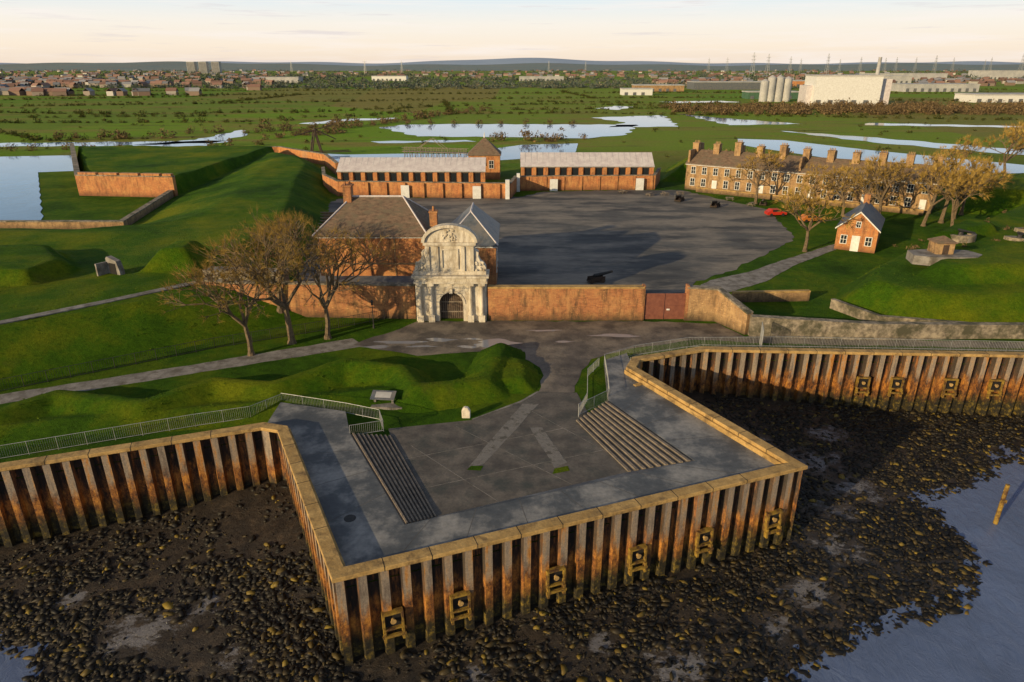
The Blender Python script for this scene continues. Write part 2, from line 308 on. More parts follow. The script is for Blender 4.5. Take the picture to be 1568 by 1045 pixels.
# ------------------------------------------------------------------ sheet pile quay
def corrug(name,pts,z0,z1,per=1.34,dep=.55,sign=-1):
    V=[];Fc=[];pan=[]
    for k in range(len(pts)-1):
        a=Vector(pts[k]);b_=Vector(pts[k+1]);L_=(b_-a).length;d=(b_-a)/L_; n=Vector((-d.y,d.x))*sign
        N=max(1,round(L_/per)); p=L_/N; prof=[]
        for i in range(N):
            u=i*p; prof+=[(u,0,1),(u+.38*p,0,.15),(u+.48*p,-dep,0),(u+.90*p,-dep,.15)]
        prof.append((L_,0,1)); base=len(V)
        for u,o,_ in prof:
            q=a+d*u+n*o
            V.append((q.x,q.y,z0));V.append((q.x,q.y,z1))
        for i in range(len(prof)-1):
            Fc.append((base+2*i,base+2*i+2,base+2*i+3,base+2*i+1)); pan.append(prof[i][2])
    me=bpy.data.meshes.new(name); me.from_pydata(V,[],Fc); me.update()
    at=me.attributes.new('pan','FLOAT','FACE'); at.data.foreach_set('value',pan)
    me.materials.append(PILE); o=bpy.data.objects.new(name,me); COL.objects.link(o); return o
quay=empty('sheet_pile_quay_wall')
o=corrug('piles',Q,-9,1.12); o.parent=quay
m=MB(); m.path(Q,.95,1.1,1.42,off=.28); m.path(Q,.35,-.5,1.1,off=.75)
o=m.done('coping',COPE,quay); bv=o.modifiers.new('b','BEVEL'); bv.width=.05; bv.segments=2
m=MB()
for k in range(len(Q)-1):
    a=Vector(Q[k]);b_=Vector(Q[k+1]);L_=(b_-a).length;d=(b_-a)/L_;n=Vector((-d.y,d.x))
    for i in range(1,int(L_/3.0)):
        q=a+d*3.0*i; m2=[q-d*.025-n*.2,q+d*.025-n*.2,q+d*.025+n*.77,q-d*.025+n*.77]
        m.prism([(p.x,p.y) for p in m2],1.09,1.425)
m.done('coping_joints',VOID,quay)
def mooring(x,y,z,ang):
    e=empty('mooring_recess'); m=MB((x,y,z),ang)
    for a in ((-.68,-.54,-.3,.1,-.68,.68),(.54,.68,-.3,.1,-.68,.68),(-.539,.539,-.3,.1,.54,.68),(-.539,.539,-.3,.1,-.68,-.54)): m.box(*a)
    m.done('frame',YELL,e); m=MB((x,y,z),ang); m.box(-.538,.538,-.1,.12,-.538,.538); m.done('recess',VOID,e)
    m=MB((x,y,z),ang); m.tube((0,-.1,.02),(0,-.3,.02),.12,.12,10); m.tube((0,-.3,.02),(0,-.36,.02),.19,.19,10); m.done('bollard',COPE,e)
    m=MB((x,y,z),ang)
    for s in(-.6,.6): m.box(s-.08,s+.08,-.42,-.1,-1.5,-.69)
    m.box(-.75,.75,-.45,-.25,-1.15,-.97); m.done('fender',YELL,e)
fa=math.atan2(12.4,33.2)
for x in (-7.66,-3.48,2.97,9.05,14.4,20.4): mooring(x,36.8+.3735*x,-2.9,fa)
for x in (38.4,42,47.7,52.5): mooring(x,68.5-.0475*(x-20.9),-2.2,-.0475)
# ------------------------------------------------------------------ bastion deck
ring=[(-21.7,57.2),(-21.6,52.2),(-19.0,51.2),(-10.2,33.7),(21.7,45.7),(11.85,63.7),(12.7,66.2),(12.6,69.0),(9.9,67.1),(9.1,57.6),(14.6,47),(-7.4,38.8),(-13.9,51.3),(-15.2,55.4)]
m=MB(); m.prism(ring,-.2,.7); m.done('quay_deck',DECK)
e=empty('deck_expansion_joints'); m=MB()
for f in (.08,.22,.36,.5,.64,.78,.92):
    a=Vector((-10.2,33.7)).lerp(Vector((21.7,45.7)),f); b_=Vector((-7.4,38.8)).lerp(Vector((14.6,47)),f); m.path([tuple(a),tuple(b_)],.04,.703,.706)
for f in (.2,.45,.7):
    a=Vector((-19,51.2)).lerp(Vector((-10.2,33.7)),f); b_=Vector((-13.9,51.3)).lerp(Vector((-7.4,38.8)),f); m.path([tuple(a),tuple(b_)],.04,.703,.706)
    a=Vector((11.85,63.7)).lerp(Vector((21.7,45.7)),f); b_=Vector((9.1,57.6)).lerp(Vector((14.6,47)),f); m.path([tuple(a),tuple(b_)],.04,.703,.706)
m.done('joints',PAVE,e)
m=MB()
for P in ([(-8.6,50.5),(-.5,41.9)],[(-9.6,48),(6,54)],[(-7.2,44),(8.3,50)],[(-5,53.8),(4.6,44.7)],[(1.6,57),(8,49.4)]): m.path(P,.05,.023,.027)
m.done('slab_joints',PATHM,e)
sheet('sunken_yard',[(-11,53.4),(-10.6,52.1),(-5.4,40.6),(9.2,46.4),(5.8,54.8),(7.2,55.6),(6.4,60.6),(2.7,60.8),(1,58.6),(-3.6,55.0)],.02,PAVE)
m=MB(); m.raw([(-7.4,38.8,.705),(14.6,47,.705),(9.2,46.4,.03),(-5.4,40.6,.03)],[(0,1,2,3)]); m.done('yard_ramp',DECK,fix=False)
def stairs(name,t0,t1,b0,b1,n=8,mat=WOOD):
    e=empty(name); m=MB(); m2=MB(); T0,T1,B0,B1=[Vector(p) for p in (t0,t1,b0,b1)]
    for i in range(n):
        f0=i/n;f1=(i+1)/n; z=.70-(i+.6)*.70/n
        q=[T0.lerp(B0,f0),T1.lerp(B1,f0),T1.lerp(B1,f1),T0.lerp(B0,f1)]
        m.prism([(p.x,p.y) for p in q],-.02,z)
        g=(f1-f0)*.45
        q=[T0.lerp(B0,f1-g),T1.lerp(B1,f1-g),T1.lerp(B1,f1-.004),T0.lerp(B0,f1-.004)]
        m2.prism([(p.x,p.y) for p in q],z+.003,z+.10)
    m.done('treads',PAVE,e); m2.done('timber_nosings',mat,e)
stairs('timber_steps',(-13.9,51.3),(-7.42,38.82),(-10.6,52.1),(-5.4,40.6),9,WOOD)
stairs('timber_steps',(9.1,57.6),(14.58,47.02),(5.8,54.8),(9.2,46.4),9,WOOD)
WORN=basic('worn_concrete_strip',(.15,.14,.13),(.26,.24,.22),.9,.85,.3,c3=(.09,.082,.07),s3=.9,lo3=.5,hi3=.62)
sheet('concrete_strip',[(-3.5,47.2),(-2.4,47.4),(2.6,58.2),(1.0,58.2)],.03,WORN,.06)
sheet('concrete_strip',[(1.6,53.6),(2.7,53.6),(4.5,47.8),(3.4,47.0)],.03,WORN,.06)
sheet('moss_patch',[(-3.6,46.7),(-2.5,46.6),(-2.3,47.3),(-3.3,47.3)],.034,GRASS,.12); sheet('moss_patch',[(3.2,46.1),(4.6,46.6),(4.5,47.3),(3.4,46.9)],.034,GRASS,.12)
sheet('path_kerb_line',[(-3.6,55.0),(1.0,58.6),(2.7,60.8),(2.5,60.9),(.8,58.8),(-3.7,55.15)],.036,PATHM)
m=MB((-11.3,39.5,.705)); m.tube((0,0,0),(0,0,.02),.42,.42,16); m.done('manhole_cover',BLACKM)
# ------------------------------------------------------------------ roads & paving
ROADP=[(-130,28),(-61.3,51.6),(-48.9,58.1),(-31.5,66),(-16.9,72.7),(-18.9,75.1),(-32.4,68.4),(-50.3,60.2),(-63.2,53.6),(-130,31)]
FOREP=[(-18.4,73),(-16.5,75.6),(-14.6,77.2),(-11.9,80.9),(16.6,80.9),(25.9,80.1),(27.7,75.7),(55,74),(100,73.4),(100,70.8),(57,72),(28,73.6),(21.4,74.6),(13.1,71.7),(8.7,68.9),(7.4,66),(6.2,60.8),(4.6,59.4),(2.6,60.6),(3.3,64.6),(3.0,66.6),(1.9,68.4),(.6,69.8),(-1.4,70.8),(-5,70.9),(-10.5,69.8)]
sheet('road',ROADP,.010,PATHM,.12)
sheet('forecourt',FOREP,.016,ASPH,.2)
for i,(cx,cy,rx,ry) in enumerate([(-13,73.8,2.6,.6),(-8.5,74.6,1.6,.5),(-2.0,73.6,2.4,1.1),(-.2,71.6,.9,.5),(12.5,76,2.6,.5),(-15.5,72.4,1.4,.4),(4,77.6,1.8,.35),(-5,72.4,1.2,.4),(6,74,1.0,.25),(-10.5,72.6,1.5,.3),(-4.6,74.9,1.1,.3)]):
    sheet('puddle',[(cx+rx*math.cos(a)*(1+.3*math.sin(3*a+i)+.12*math.sin(7*a+i)),cy+ry*math.sin(a)*(1+.35*math.cos(2*a+i*2))) for a in np.linspace(0,6.28,30)[:-1]],.021,PUD)
sheet('parade_ground',[(-45.5,137),(-42,166),(2.6,169),(8,176),(30,178.6),(43.6,178.5),(57.7,152),(56,144),(54.6,136.6),(53,126),(49,120.4),(36.1,105.5),(27,97),(23.9,91),(23,82.2),(-30,85),(-34,110)],.03,PARADE,.5)
sheet('fort_path',[(24,91.5),(30.6,92.5),(38,98),(45.2,106.4),(60,120),(60.6,123),(45.7,110.6),(37,103),(29.8,98.6)],.04,PATHM,.1)
MW=[[(-235,258),(-181,248),(-157,252),(-133,213),(-143,210),(-95,137),(-97.5,133.6),(-126,132),(-300,120)],
 [(-153.6,287),(-137,307),(-135,355),(-123,331),(-124,277),(-145,273)],
 [(-69,371),(-57.5,388),(-28,392),(67.6,388),(53.8,331),(33.5,313),(4.7,318),(-43,322)],
 [(-83.7,262),(-60,254),(-37.3,257),(-20,256),(4.2,287),(27.3,292),(22.5,252),(-13.9,233),(-61.3,231)],
 [(48.8,442),(97.6,464),(92,410),(87.4,375),(50.3,372),(64,405)],[(111,478),(125,443),(160,393),(117,385)],
 [(99,311),(117,305),(136,268),(166,226),(183,213),(250,170),(240,150),(165,188),(129.5,208),(114,233),(92,287)],
 [(132,350),(159,320),(194,270),(230,229),(215,222),(185,250),(151,296)],
 [(-225,292),(-150,300),(-120,304),(-120,296),(-160,283),(-235,278)],[(62,540),(85,575),(95,560),(76,520)],
 [(-320,275),(-245,283),(-245,276),(-330,266)],[(-60,300),(-20,306),(-15,299),(-55,293)],[(-118,395),(-100,430),(-70,440),(-72,428),(-95,415),(-108,388)],
 [(200,400),(290,372),(300,362),(190,385)],[(240,300),(330,270),(335,262),(235,288)],[(130,640),(190,655),(200,630),(140,618)]]
for i,P in enumerate(MW):
    out=[]
    for k in range(len(P)):
        a=Vector(P[k]);b_=Vector(P[(k+1)%len(P)]);n=max(1,int((b_-a).length/5)); nn=Vector((-(b_-a).y,(b_-a).x)).normalized()
        for j in range(n): out.append(tuple(a.lerp(b_,j/n)+nn*((0 if i in(0,3,6) else 1.6)*math.sin((k*7+j)*1.7+i)+.5*math.sin(j*3.1))*(j>0)))
    sheet('moat_water',out,.06,MOAT)
# ------------------------------------------------------------------ earthworks
M1=[(-130,28),(-60,45.5),(-51.5,61),(-34.8,74.3),(-25.8,83.0),(-27,88),(-36,92),(-34,114),(-38,140),(-46,172),(-52,203),(-61,222),(-82,244),(-100,240),(-89,194),(-77.2,133),(-101,133),(-130,133),(-170,125),(-170,30)]
M1b=[(-106.4,171.6),(-82,169),(-80,240),(-137,242),(-150,242)]
NW=[(-200,128),(-130,133),(-101,133),(-77.2,133),(-88,194),(-100,250)]
M2=[(42.7,86.4),(48.1,95.1),(60,107.3),(76,120.4),(110,149.8),(180,175),(180,76.2),(56,76.4),(47,78.5)]
def earth(X,Y):
    def md(P,Hh,w,p=1.0):
        d=np.where(inpoly(X,Y,P),dseg(X,Y,P),0); return Hh*np.clip(d/w,0,1)**p
    h=np.minimum(md(M1,4.1,7.5,.9),4.1*np.clip(dseg(X,Y,NW,False)/19,0,1)**.9)
    h=np.maximum(h,md(M1b,4.6,1.2))
    h=np.maximum(h,md([(-80,80),(-86,99),(-66,103),(-56,92),(-58,79)],5.9,5))
    h=np.maximum(h,md([(-54,85.5),(-52,101),(-41,101),(-39,87)],6.8,5))
    h=np.maximum(h,md([(-110,86),(-110,106),(-92,108),(-86,96),(-90,84)],5.8,5))
    h=np.maximum(h,md(M2,3.8,4.2))
    h=np.maximum(h,md([(53,81),(50,91),(62,101),(90,112),(170,140),(170,82)],5.6,6))
    h=np.maximum(h,md([(74,103),(92,125),(170,165),(170,98),(92,91)],8.5,7))
    h=np.maximum(h,md([(62,106),(76,119),(84,124),(84,112),(70,104)],5.4,3))
    h=np.maximum(h,md([(78,78),(74,88),(90,96),(150,100),(150,80)],7.2,7))
    h=np.maximum(h,md([(41,192),(50,222),(70,214),(60,192)],5.5,8))
    h=np.maximum(h,md([(96,150),(110,185),(170,190),(170,150),(120,140)],4.5,8))
    h=np.maximum(h,md([(-2.9,60.3),(-1.4,70.2),(2,68.1),(3,64.4),(2.3,60.6)],1.1,1.5))
    R=[(-46.1,54.2),(-43.3,58.2),(-33.8,56),(-29.4,60.8),(-23.2,59.8),(-17.4,65.1),(-11.4,63.8),(-9.1,59.1),(-2.7,61.1),(-1.2,69.8)]
    h=np.maximum(h,1.5*np.clip(1-(dseg(X,Y,R,False)-.5)/2.3,0,1))
    h=np.maximum(h,.8*np.clip(1-dseg(X,Y,[(-60,48),(-40,54),(-24,57),(-12,60)],False)/3,0,1))
    h=np.where(h>.05,h+(wob(X,Y,.25,21)*.22+wob(X,Y,.9,22)*.07)*np.clip(h/2,0,1),h)
    return h
def hf(name,x0,x1,y0,y1,st,mat):
    xs=np.arange(x0,x1,st);ys=np.arange(y0,y1,st);X,Y=np.meshgrid(xs,ys);H=earth(X,Y)
    V=np.stack([X,Y,H-.03],-1).reshape(-1,3);ii=np.arange(len(xs)*len(ys)).reshape(len(ys),len(xs))
    F=np.stack([ii[:-1,:-1],ii[:-1,1:],ii[1:,1:],ii[1:,:-1]],-1).reshape(-1,4)
    keep=H.ravel()[F].max(1)>.001; F=F[keep]; u=np.unique(F); mp=np.zeros(len(V),int); mp[u]=np.arange(len(u))
    fast(name,V[u],mp[F],mat,smooth=True)
hf('grass_ramparts',-170,182,76.3,246,.8,GRASS)
hf('grass_glacis',-170,6.3,40.3,76.45,.4,GRASS)
def eh(x,y): return float(earth(np.array([x]),np.array([y]))[0])
# ------------------------------------------------------------------ fort walls
def wall(name,pts,th,z0,z1,mat,capmat=COPE,cap=.2,off=0,capw=.12):
    e=empty(name); m=MB(); m.path(pts,th,z0,z1,off=off); m.done('wall',mat,e)
    if cap:
        m=MB(); up=(lambda z,k:[a+k for a in z] if isinstance(z,(list,tuple)) else z+k)
        m.path(pts,th+capw,up(z1,.002),up(z1,cap),off=off); m.done('coping',capmat,e)
    return e
wall('curtain_wall',[(-3.0,81.6),(16.5,81.6)],.9,-.2,4.25,BRICK)
wall('curtain_wall',[(21.9,81.6),(25.8,81.3),(28.3,76.4)],.9,-.2,[4.25,4.1,2.6],BRICKY,RUBBLE)
wall('curtain_wall',[(-40,84.4),(-36,83.3),(-12.2,82.2)],.9,-.2,4.35,BRICK,RUBBLE)
wall('stone_quay_wall',[(28.3,76.0),(42.1,74.9),(57,75.4),(100,74.8),(180,74)],.8,-.2,[2.4,1.9,1.6,1.6,1.6],RUBBLE,RUBBLE,.15)
wall('garden_wall',[(30,88.5),(40.7,89.1)],.5,-.2,1.3,BRICKY,COPE)
wall('retaining_wall',[(42.5,86),(45.5,79.4),(55,76.8)],.5,-.2,1.2,RUBBLE,RUBBLE,.12)
wall('rampart_path_edge',[(-100,48),(-64.5,58.5),(-55.4,69),(-47.5,76.5),(-40,84.4)],.7,2.5,4.15,RUBBLE,PATHM,.12,capw=.5)
wall('curtain_wall_walk',[(-41,88.5),(-30,87.3)],1.8,2,4.7,RUBBLE,PATHM,.1)
wall('bastion_wall',[(-300,119),(-130,131),(-100.7,132.2),(-76.2,132.2),(-88,194)],1.0,-.5,1.7,BRICKY,RUBBLE)
wall('bastion_scarp',[(-152,244),(-106.9,171),(-82,168.2)],1.2,-.5,4.9,BRICKO,RUBBLE,.25)
m=MB((-106.9,171,0),math.atan2(-2.8,24.9))
for x in (.6,6.1,11.6,17.1): m.box(x,x+4.7,-.62,.55,5.16,5.7)
m.box(22.6,24.8,-.62,.55,5.16,5.7); m.done('embrasure_parapet',BRICKO)
wall('moat_wall',[(-137,244),(-100,246.5),(-81.8,248),(-60,226),(-51.3,205)],1,-.5,3.4,BRICKO,RUBBLE)
wall('perimeter_wall',[(-52.8,195),(-49,181),(-42.7,170),(-.6,166.7),(1,177.8),(36.8,179.8),(40.7,192.8)],.8,-.2,3.6,BRICKO,RUBBLE,.15)
m=MB()
for i in range(9):
    x=-40+i*4.6; y=169.4-.0785*(x+42.7)
    m.box(x-.3,x+.3,y-.35,y+.1,0,3.5)
for i in range(8): x=4+i*4.6; m.box(x-.3,x+.3,177.2+.056*(x-1),177.8+.056*(x-1),0,3.5)
m.done('perimeter_piers',BRICKO)
m=MB()
for x,y in ((-26,168.0),(-8.5,166.7),(10.7,177.6),(33,178.9)): m.box(x-1,x+1,y-.5,y-.1,0,3.0)
m.box(-1.6,-.6,165.4,166.4,0,4.6); m.box(1.2,2.0,176.0,176.8,0,4.6); m.done('perimeter_doors',WHITE)
e=empty('yard_gate'); m=MB()
m.box(16.65,19.2,81.45,81.6,.1,3.5);m.box(19.26,21.8,81.45,81.6,.1,3.5);m.done('leaves',REDD,e)
m=MB()
for z in(.5,1.8,3.1):
    m.box(16.7,19.04,81.40,81.449,z,z+.14);m.box(19.3,21.75,81.40,81.449,z,z+.14)
m.box(19.05,19.17,81.38,81.448,.1,3.45); m.done('ledges',REDD,e)
m=MB(); m.box(19.5,19.9,81.38,81.44,1.3,1.5); m.done('lock',WHITE,e)
m=MB(); m.box(16.3,16.64,81.2,82.0,0,4.6); m.box(21.81,22.1,81.1,82.1,0,4.6); m.done('posts',BRICK,e)
# ------------------------------------------------------------------ water gate
wg=empty('water_gate'); O=(-7.6,81.0,0)
def arcpts(cx,cz,r,a0,a1,n=14,ry=None):
    ry=ry or r; return [(cx+r*math.cos(a0+(a1-a0)*i/n),cz+ry*math.sin(a0+(a1-a0)*i/n)) for i in range(n+1)]
m=MB(O); m.xz([(-4.4,0),(-1.5,0)]+arcpts(0,2.3,1.5,math.pi,0)+[(1.5,0),(4.4,0),(4.4,5.05),(-4.4,5.05)],0,2.4)
for x in(-3.85,-2.45,2.45,3.85):
    m.box(x-.38,x+.38,-.5,-.003,0,.9); m.box(x-.36,x+.36,-.12,-.003,.9,4.6); m.box(x-.4,x+.4,-.5,-.004,4.75,5.05)
m.box(-4.55,4.55,-.5,2.5,5.052,5.3); m.box(-4.45,4.45,-.4,2.4,5.302,5.8); m.box(-4.75,4.75,-.7,2.6,5.802,6.05)
m.box(-4.4,4.4,.1,2.2,6.052,6.5)
m.box(-3.0,3.0,.2,2.1,6.502,9.75)
for x in(-2.7,-1.6,1.6,2.7): m.box(x-.22,x+.22,.02,.197,6.52,9.6)
m.box(-3.2,3.2,-.1,2.2,9.752,10.1)
m.xz([(-3.3,10.102)]+[( -p[0],p[1]) for p in arcpts(0,10.1,3.3,0,math.pi,20,2.0)][1:-1]+[(3.3,10.102)],.2,1.9)
m.done('masonry',STONE,wg)
m=MB(O)
for x in(-3.85,-2.45,2.45,3.85):
    m.tube((x,-.24,.9),(x,-.24,1.1),.3,.26,14); m.tube((x,-.24,1.1),(x,-.24,4.55),.24,.21,14); m.tube((x,-.24,4.55),(x,-.24,4.75),.23,.32,14)
m.done('columns',STONE,wg)
m=MB(O)
def band(cx,cz,r0,r1,ry0,ry1,y0,y1,n=20):
    a=arcpts(cx,cz,r0,0,math.pi,n,ry0);b_=arcpts(cx,cz,r1,0,math.pi,n,ry1)
    for i in range(n): m.xz([a[i],a[i+1],b_[i+1],b_[i]],y0,y1)
band(0,10.1,3.02,3.4,1.8,2.15,-.1,.19); band(0,2.3,1.5,1.78,1.5,1.78,-.1,-.002)
m.box(-.2,.2,-.3,-.101,3.7,4.3)
for s in(-1,1):
    pts=[(s*3.01,6.51),(s*4.35,6.51),(s*4.4,6.9),(s*4.15,7.3),(s*3.7,7.7),(s*3.45,8.3),(s*3.5,8.8),(s*3.01,9.1)]
    if s<0: pts=pts[::-1]
    m.xz(pts,.3,1.5)
m.box(-1.05,1.05,.05,.198,6.75,6.9);m.box(-1.05,1.05,.05,.198,9.15,9.3);m.box(-1.05,-.9,.05,.198,6.902,9.148);m.box(.9,1.05,.05,.198,6.902,9.148)
m.done('mouldings',STONE,wg)
m=MB(O); random.seed(3)
for s in(-1,1):
    for k in range(14): m.ball((s*random.uniform(3.2,4.2),random.uniform(.15,.3),random.uniform(6.6,7.6)),.17,.15,.15,7,5,.25)
for k in range(22): m.ball((random.uniform(-.8,.8),.15,10.2+abs(random.gauss(.7,.3))),.15,.1,.15,7,5,.25)
m.done('carvings',STONE,wg)
m=MB(O); m.xz([(-1.49,.02),(1.49,.02)]+arcpts(0,2.3,1.49,0,math.pi),.9,1.0); m.done('doors',DWOOD,wg)
m=MB(O)
for i in range(-5,6): m.box(i*.27-.02,i*.27+.02,.86,.898,.1,3.5 if abs(i)<3 else 2.9)
for z in(.9,2.2): m.box(-1.4,1.4,.85,.897,z,z+.14)
m.done('door_ledges',WOOD,wg)
# ------------------------------------------------------------------ buildings
def windows(e,org,ang,lst,frame=WHITE,fw=.1,bars=True):
    g=MB(org,ang);f=MB(org,ang)
    for x0,x1,z0,z1 in lst:
        g.box(x0,x1,-.03,.05,z0,z1)
        f.box(x0-fw,x0,-.07,.05,z0,z1);f.box(x1,x1+fw,-.07,.05,z0,z1);f.box(x0-fw,x1+fw,-.075,.05,z1,z1+fw);f.box(x0-fw,x1+fw,-.11,.05,z0-fw,z0)
        if bars:
            xm=(x0+x1)/2;zm=(z0+z1)/2;f.box(xm-.035,xm+.035,-.045,-.031,z0,z1);f.box(x0,x1,-.05,-.032,zm-.035,zm+.035)
    g.done('glass',GLASS,e);f.done('window_frames',frame,e)
e=empty('guard_house'); m=MB(); m.box(-26.4,-11.8,91,103,0,8.3); m.done('walls',BRICKO,e)
m=MB(); m.box(-26.6,-11.6,90.8,103.2,8.302,8.5); m.done('eaves_cornice',WHITE,e)
m=MB(); m.hip(-26.4,-11.8,91,103,8.502,12.8,-22.6,-15.4,ov=.5); m.done('roof',TILE,e)
m=MB(); m.tube((-22.6,97,12.85),(-15.4,97,12.85),.14,.14)
for a,bq in (((-26.9,90.5,8.7),(-22.6,97,12.85)),((-11.3,90.5,8.7),(-15.4,97,12.85)),((-26.9,103.5,8.7),(-22.6,97,12.85)),((-11.3,103.5,8.7),(-15.4,97,12.85))): m.tube(a,bq,.12,.12)
m.done('ridge_tiles',LEADR,e)
m=MB(); m.box(-23.6,-22.5,96,97.6,11.5,14.3); m.box(-23.75,-22.35,95.85,97.75,14.302,14.5); m.tube((-23.3,96.5,14.5),(-23.3,96.5,15),.15,.12);m.tube((-22.8,97,14.5),(-22.8,97,15),.15,.12); m.done('chimney',BRICK,e)
m=MB(); m.box(-26.45,-11.75,90.94,90.998,4.6,4.8)
for x in(-22,-16): m.box(x-.06,x+.06,90.9,90.999,0,8.3)
m.done('string_course_and_pipes',BRICKY,e)
e=empty('chapel'); m=MB(); m.box(-9.2,-2.2,90.8,104,0,7.0); m.done('walls',BRICK,e)
m=MB(); m.box(-9.4,-2.0,90.6,104.2,7.002,7.2); m.done('cornice',WHITE,e)
m=MB(); m.hip(-9.2,-2.2,90.8,104,7.202,11.2,-5.7,-5.7,94.5,100.5); m.done('roof',SLATE,e)
m=MB(); m.tube((-5.7,94.5,11.22),(-5.7,100.5,11.22),.14,.14)
m.tube((-9.5,90.5,7.4),(-5.7,94.5,11.2),.1,.1);m.tube((-1.9,90.5,7.4),(-5.7,94.5,11.2),.1,.1); m.done('ridge',LEADR,e)
m=MB(); m.box(-11.3,-10.3,93,94.2,6,11.3); m.box(-11.4,-10.2,92.9,94.3,11.302,11.5); m.tube((-10.8,93.6,11.5),(-10.8,93.6,12.1),.2,.15); m.done('chimney',BRICK,e)
m=MB(); m.box(-11.79,-9.21,92,101,0,6.5); m.done('link_block',BRICKO,e); m=MB(); m.gable(-11.79,-9.21,92,101,6.5,7.6,'y',.2); m.done('link_roof',SLATE,e)
windows(e,(-2.2,90.8,0),math.pi/2,[(2,3.2,3,5.6),(5,6.2,3,5.6),(8,9.2,3,5.6)])
e=empty('lean_to_shed'); m=MB(); m.box(-26,-12.9,84.5,88,0,3); m.done('walls',BRICK,e); m=MB(); m.raw([(-26.2,84.3,3),(-12.7,84.3,3),(-12.7,88.2,3.8),(-26.2,88.2,3.8)],[(0,1,2,3)]); m.done('roof',SLATE,e)
e=empty('barrack_foundations'); m=MB(); m.prism([(-46,147),(-38,147),(-31,113),(-38.5,113)],.0,.35); m.done('slab',PATHM,e)
m=MB()
for i in range(12):
    f=(i+.5)/12; y=113+34*f; m.box(-38.3-7.5*f,-31.3-6.8*f,y-.2,y+.2,.352,.9)
m.done('cross_walls',BRICKY,e)
def magazine(x0,x1,y0,y1,ze,zr,nb):
    e=empty('powder_magazine'); m=MB(); m.box(x0,x1,y0,y1,0,ze)
    w=(x1-x0)/nb
    for i in range(nb+1): x=x0+w*i; m.box(x-.45,x+.45,y0-.5,y0-.002,0,ze-.25)
    m.done('walls',BRICKO,e)
    m=MB(); m.gable(x0,x1,y0,y1,ze,zr,'x',.55,.15); m.done('roof',LEADR,e)
    m=MB()
    for x in(x0+.02,x1-.3): m.raw([(x,y0+.05,ze),(x+.28,y0+.05,ze),(x+.28,y1-.05,ze),(x,y1-.05,ze),(x,(y0+y1)/2,zr-.05),(x+.28,(y0+y1)/2,zr-.05)],[(0,1,2,3),(0,3,4),(1,5,2),(0,4,5,1),(3,2,5,4)])
    m.done('gables',BRICKO,e)
    m=MB(); g=MB()
    for i in range(nb):
        a=x0+w*i+.75;b_=x0+w*(i+1)-.75; g.box(a,b_,y0-.06,y0+.1,1.2,ze-.7); m.box(a-.08,b_+.08,y0-.1,y0+.1,ze-.698,ze-.5)
    g.done('openings',GLASS,e); m.done('lintels',BRICKY,e)
    m=MB()
    for i in range(nb*2): x=x0+w*(i+.5)/2; m.raw([(x-.04,y0-.5,ze-.16),(x+.04,y0-.5,ze-.16),(x+.04,(y0+y1)/2,zr+.21),(x-.04,(y0+y1)/2,zr+.21)],[(0,1,2,3)])
    m.box(x0-.6,x1+.6,y0-.75,y0-.56,ze-.42,ze-.18); m.done('roof_rolls_and_gutter',FARB,e)
magazine(-43.4,-7.2,175,184,5.6,8.0,12); magazine(2.8,36.9,184,193,5.6,8.2,11)
e=empty('gate_pavilion'); m=MB(); m.box(-12.2,-3.4,196,204,0,6.6); m.done('walls',BRICKO,e)
m=MB(); m.hip(-12.2,-3.4,196,204,6.6,11.2,-7.9,-7.7); m.done('roof',TILE,e); m=MB(); m.tube((-7.8,200,11.1),(-7.8,200,12.6),.25,.05); m.done('finial',WHITE,e)
windows(e,(-12.2,196,0),0,[(1.5,2.7,3.2,5.2),(5.8,7,3.2,5.2)])
A=math.atan2(-32,46); O2=(45,180,0); e=empty('officers_terrace_house')
m=MB(O2,A); m.box(0,56,0,10,0,6.6); m.done('walls',BRICKY,e)
m=MB(O2,A); m.gable(0,56,0,10,6.602,9.6,'x',.3,.15); m.done('roof',TILE,e)
m=MB(O2,A)
for x in(.02,55.7): m.raw([(x,.05,6.6),(x+.28,.05,6.6),(x+.28,9.95,6.6),(x,9.95,6.6),(x,5,9.55),(x+.28,5,9.55)],[(0,1,2,3),(0,3,4),(1,5,2),(0,4,5,1),(3,2,5,4)])
for i in range(11):
    x=.4+i*5.45
    if i in(0,5,10): m.box(x-.25,x+.25,.2,9.8,6.7,9.9)
    hh=random.uniform(-.5,.4)
    m.box(x-.55,x+.95,3.6,5.6,8.2,11.5+hh); m.box(x-.65,x+1.05,3.5,5.7,11.502+hh,11.75+hh)
    for k in range(4): m.tube((x+k*.36-.3,4.6,11.75+hh),(x+k*.36-.3,4.6,12.3+hh),.13,.1,6)
    if i%2==0: m.box(x-.5,x+.7,6.6,8.4,8,11.1)
m.done('chimney_stacks',BRICKY,e)
W=[]
for i in range(19):
    x=1.4+i*2.9; W+= [(x,x+1.05,4.2,5.9)]; W+=([(x,x+1.05,1.2,3.0)] if i%4!=2 else [])
windows(e,O2,A,W)
m=MB(O2,A)
for i in range(19):
    if i%4==2: x=1.4+i*2.9; m.box(x-.1,x+1.15,-.12,.05,0,2.9)
m.box(-.2,56.2,-.28,-.002,6.3,6.598); m.done('doors_and_cornice',WHITE,e)
windows(e,(45+10*math.sin(-A),180+10*math.cos(A),0),A-math.pi/2,[(2,3,1.2,3),(6,7,1.2,3),(2,3,4.2,5.9),(6,7,4.2,5.9)])
wall('front_garden_wall',[(47,176),(88.5,146.5)],.35,0,1.0,BRICKY)
A3=math.atan2(-.5,.86); O3=(56.7,117.6,0); e=empty('brick_cottage')
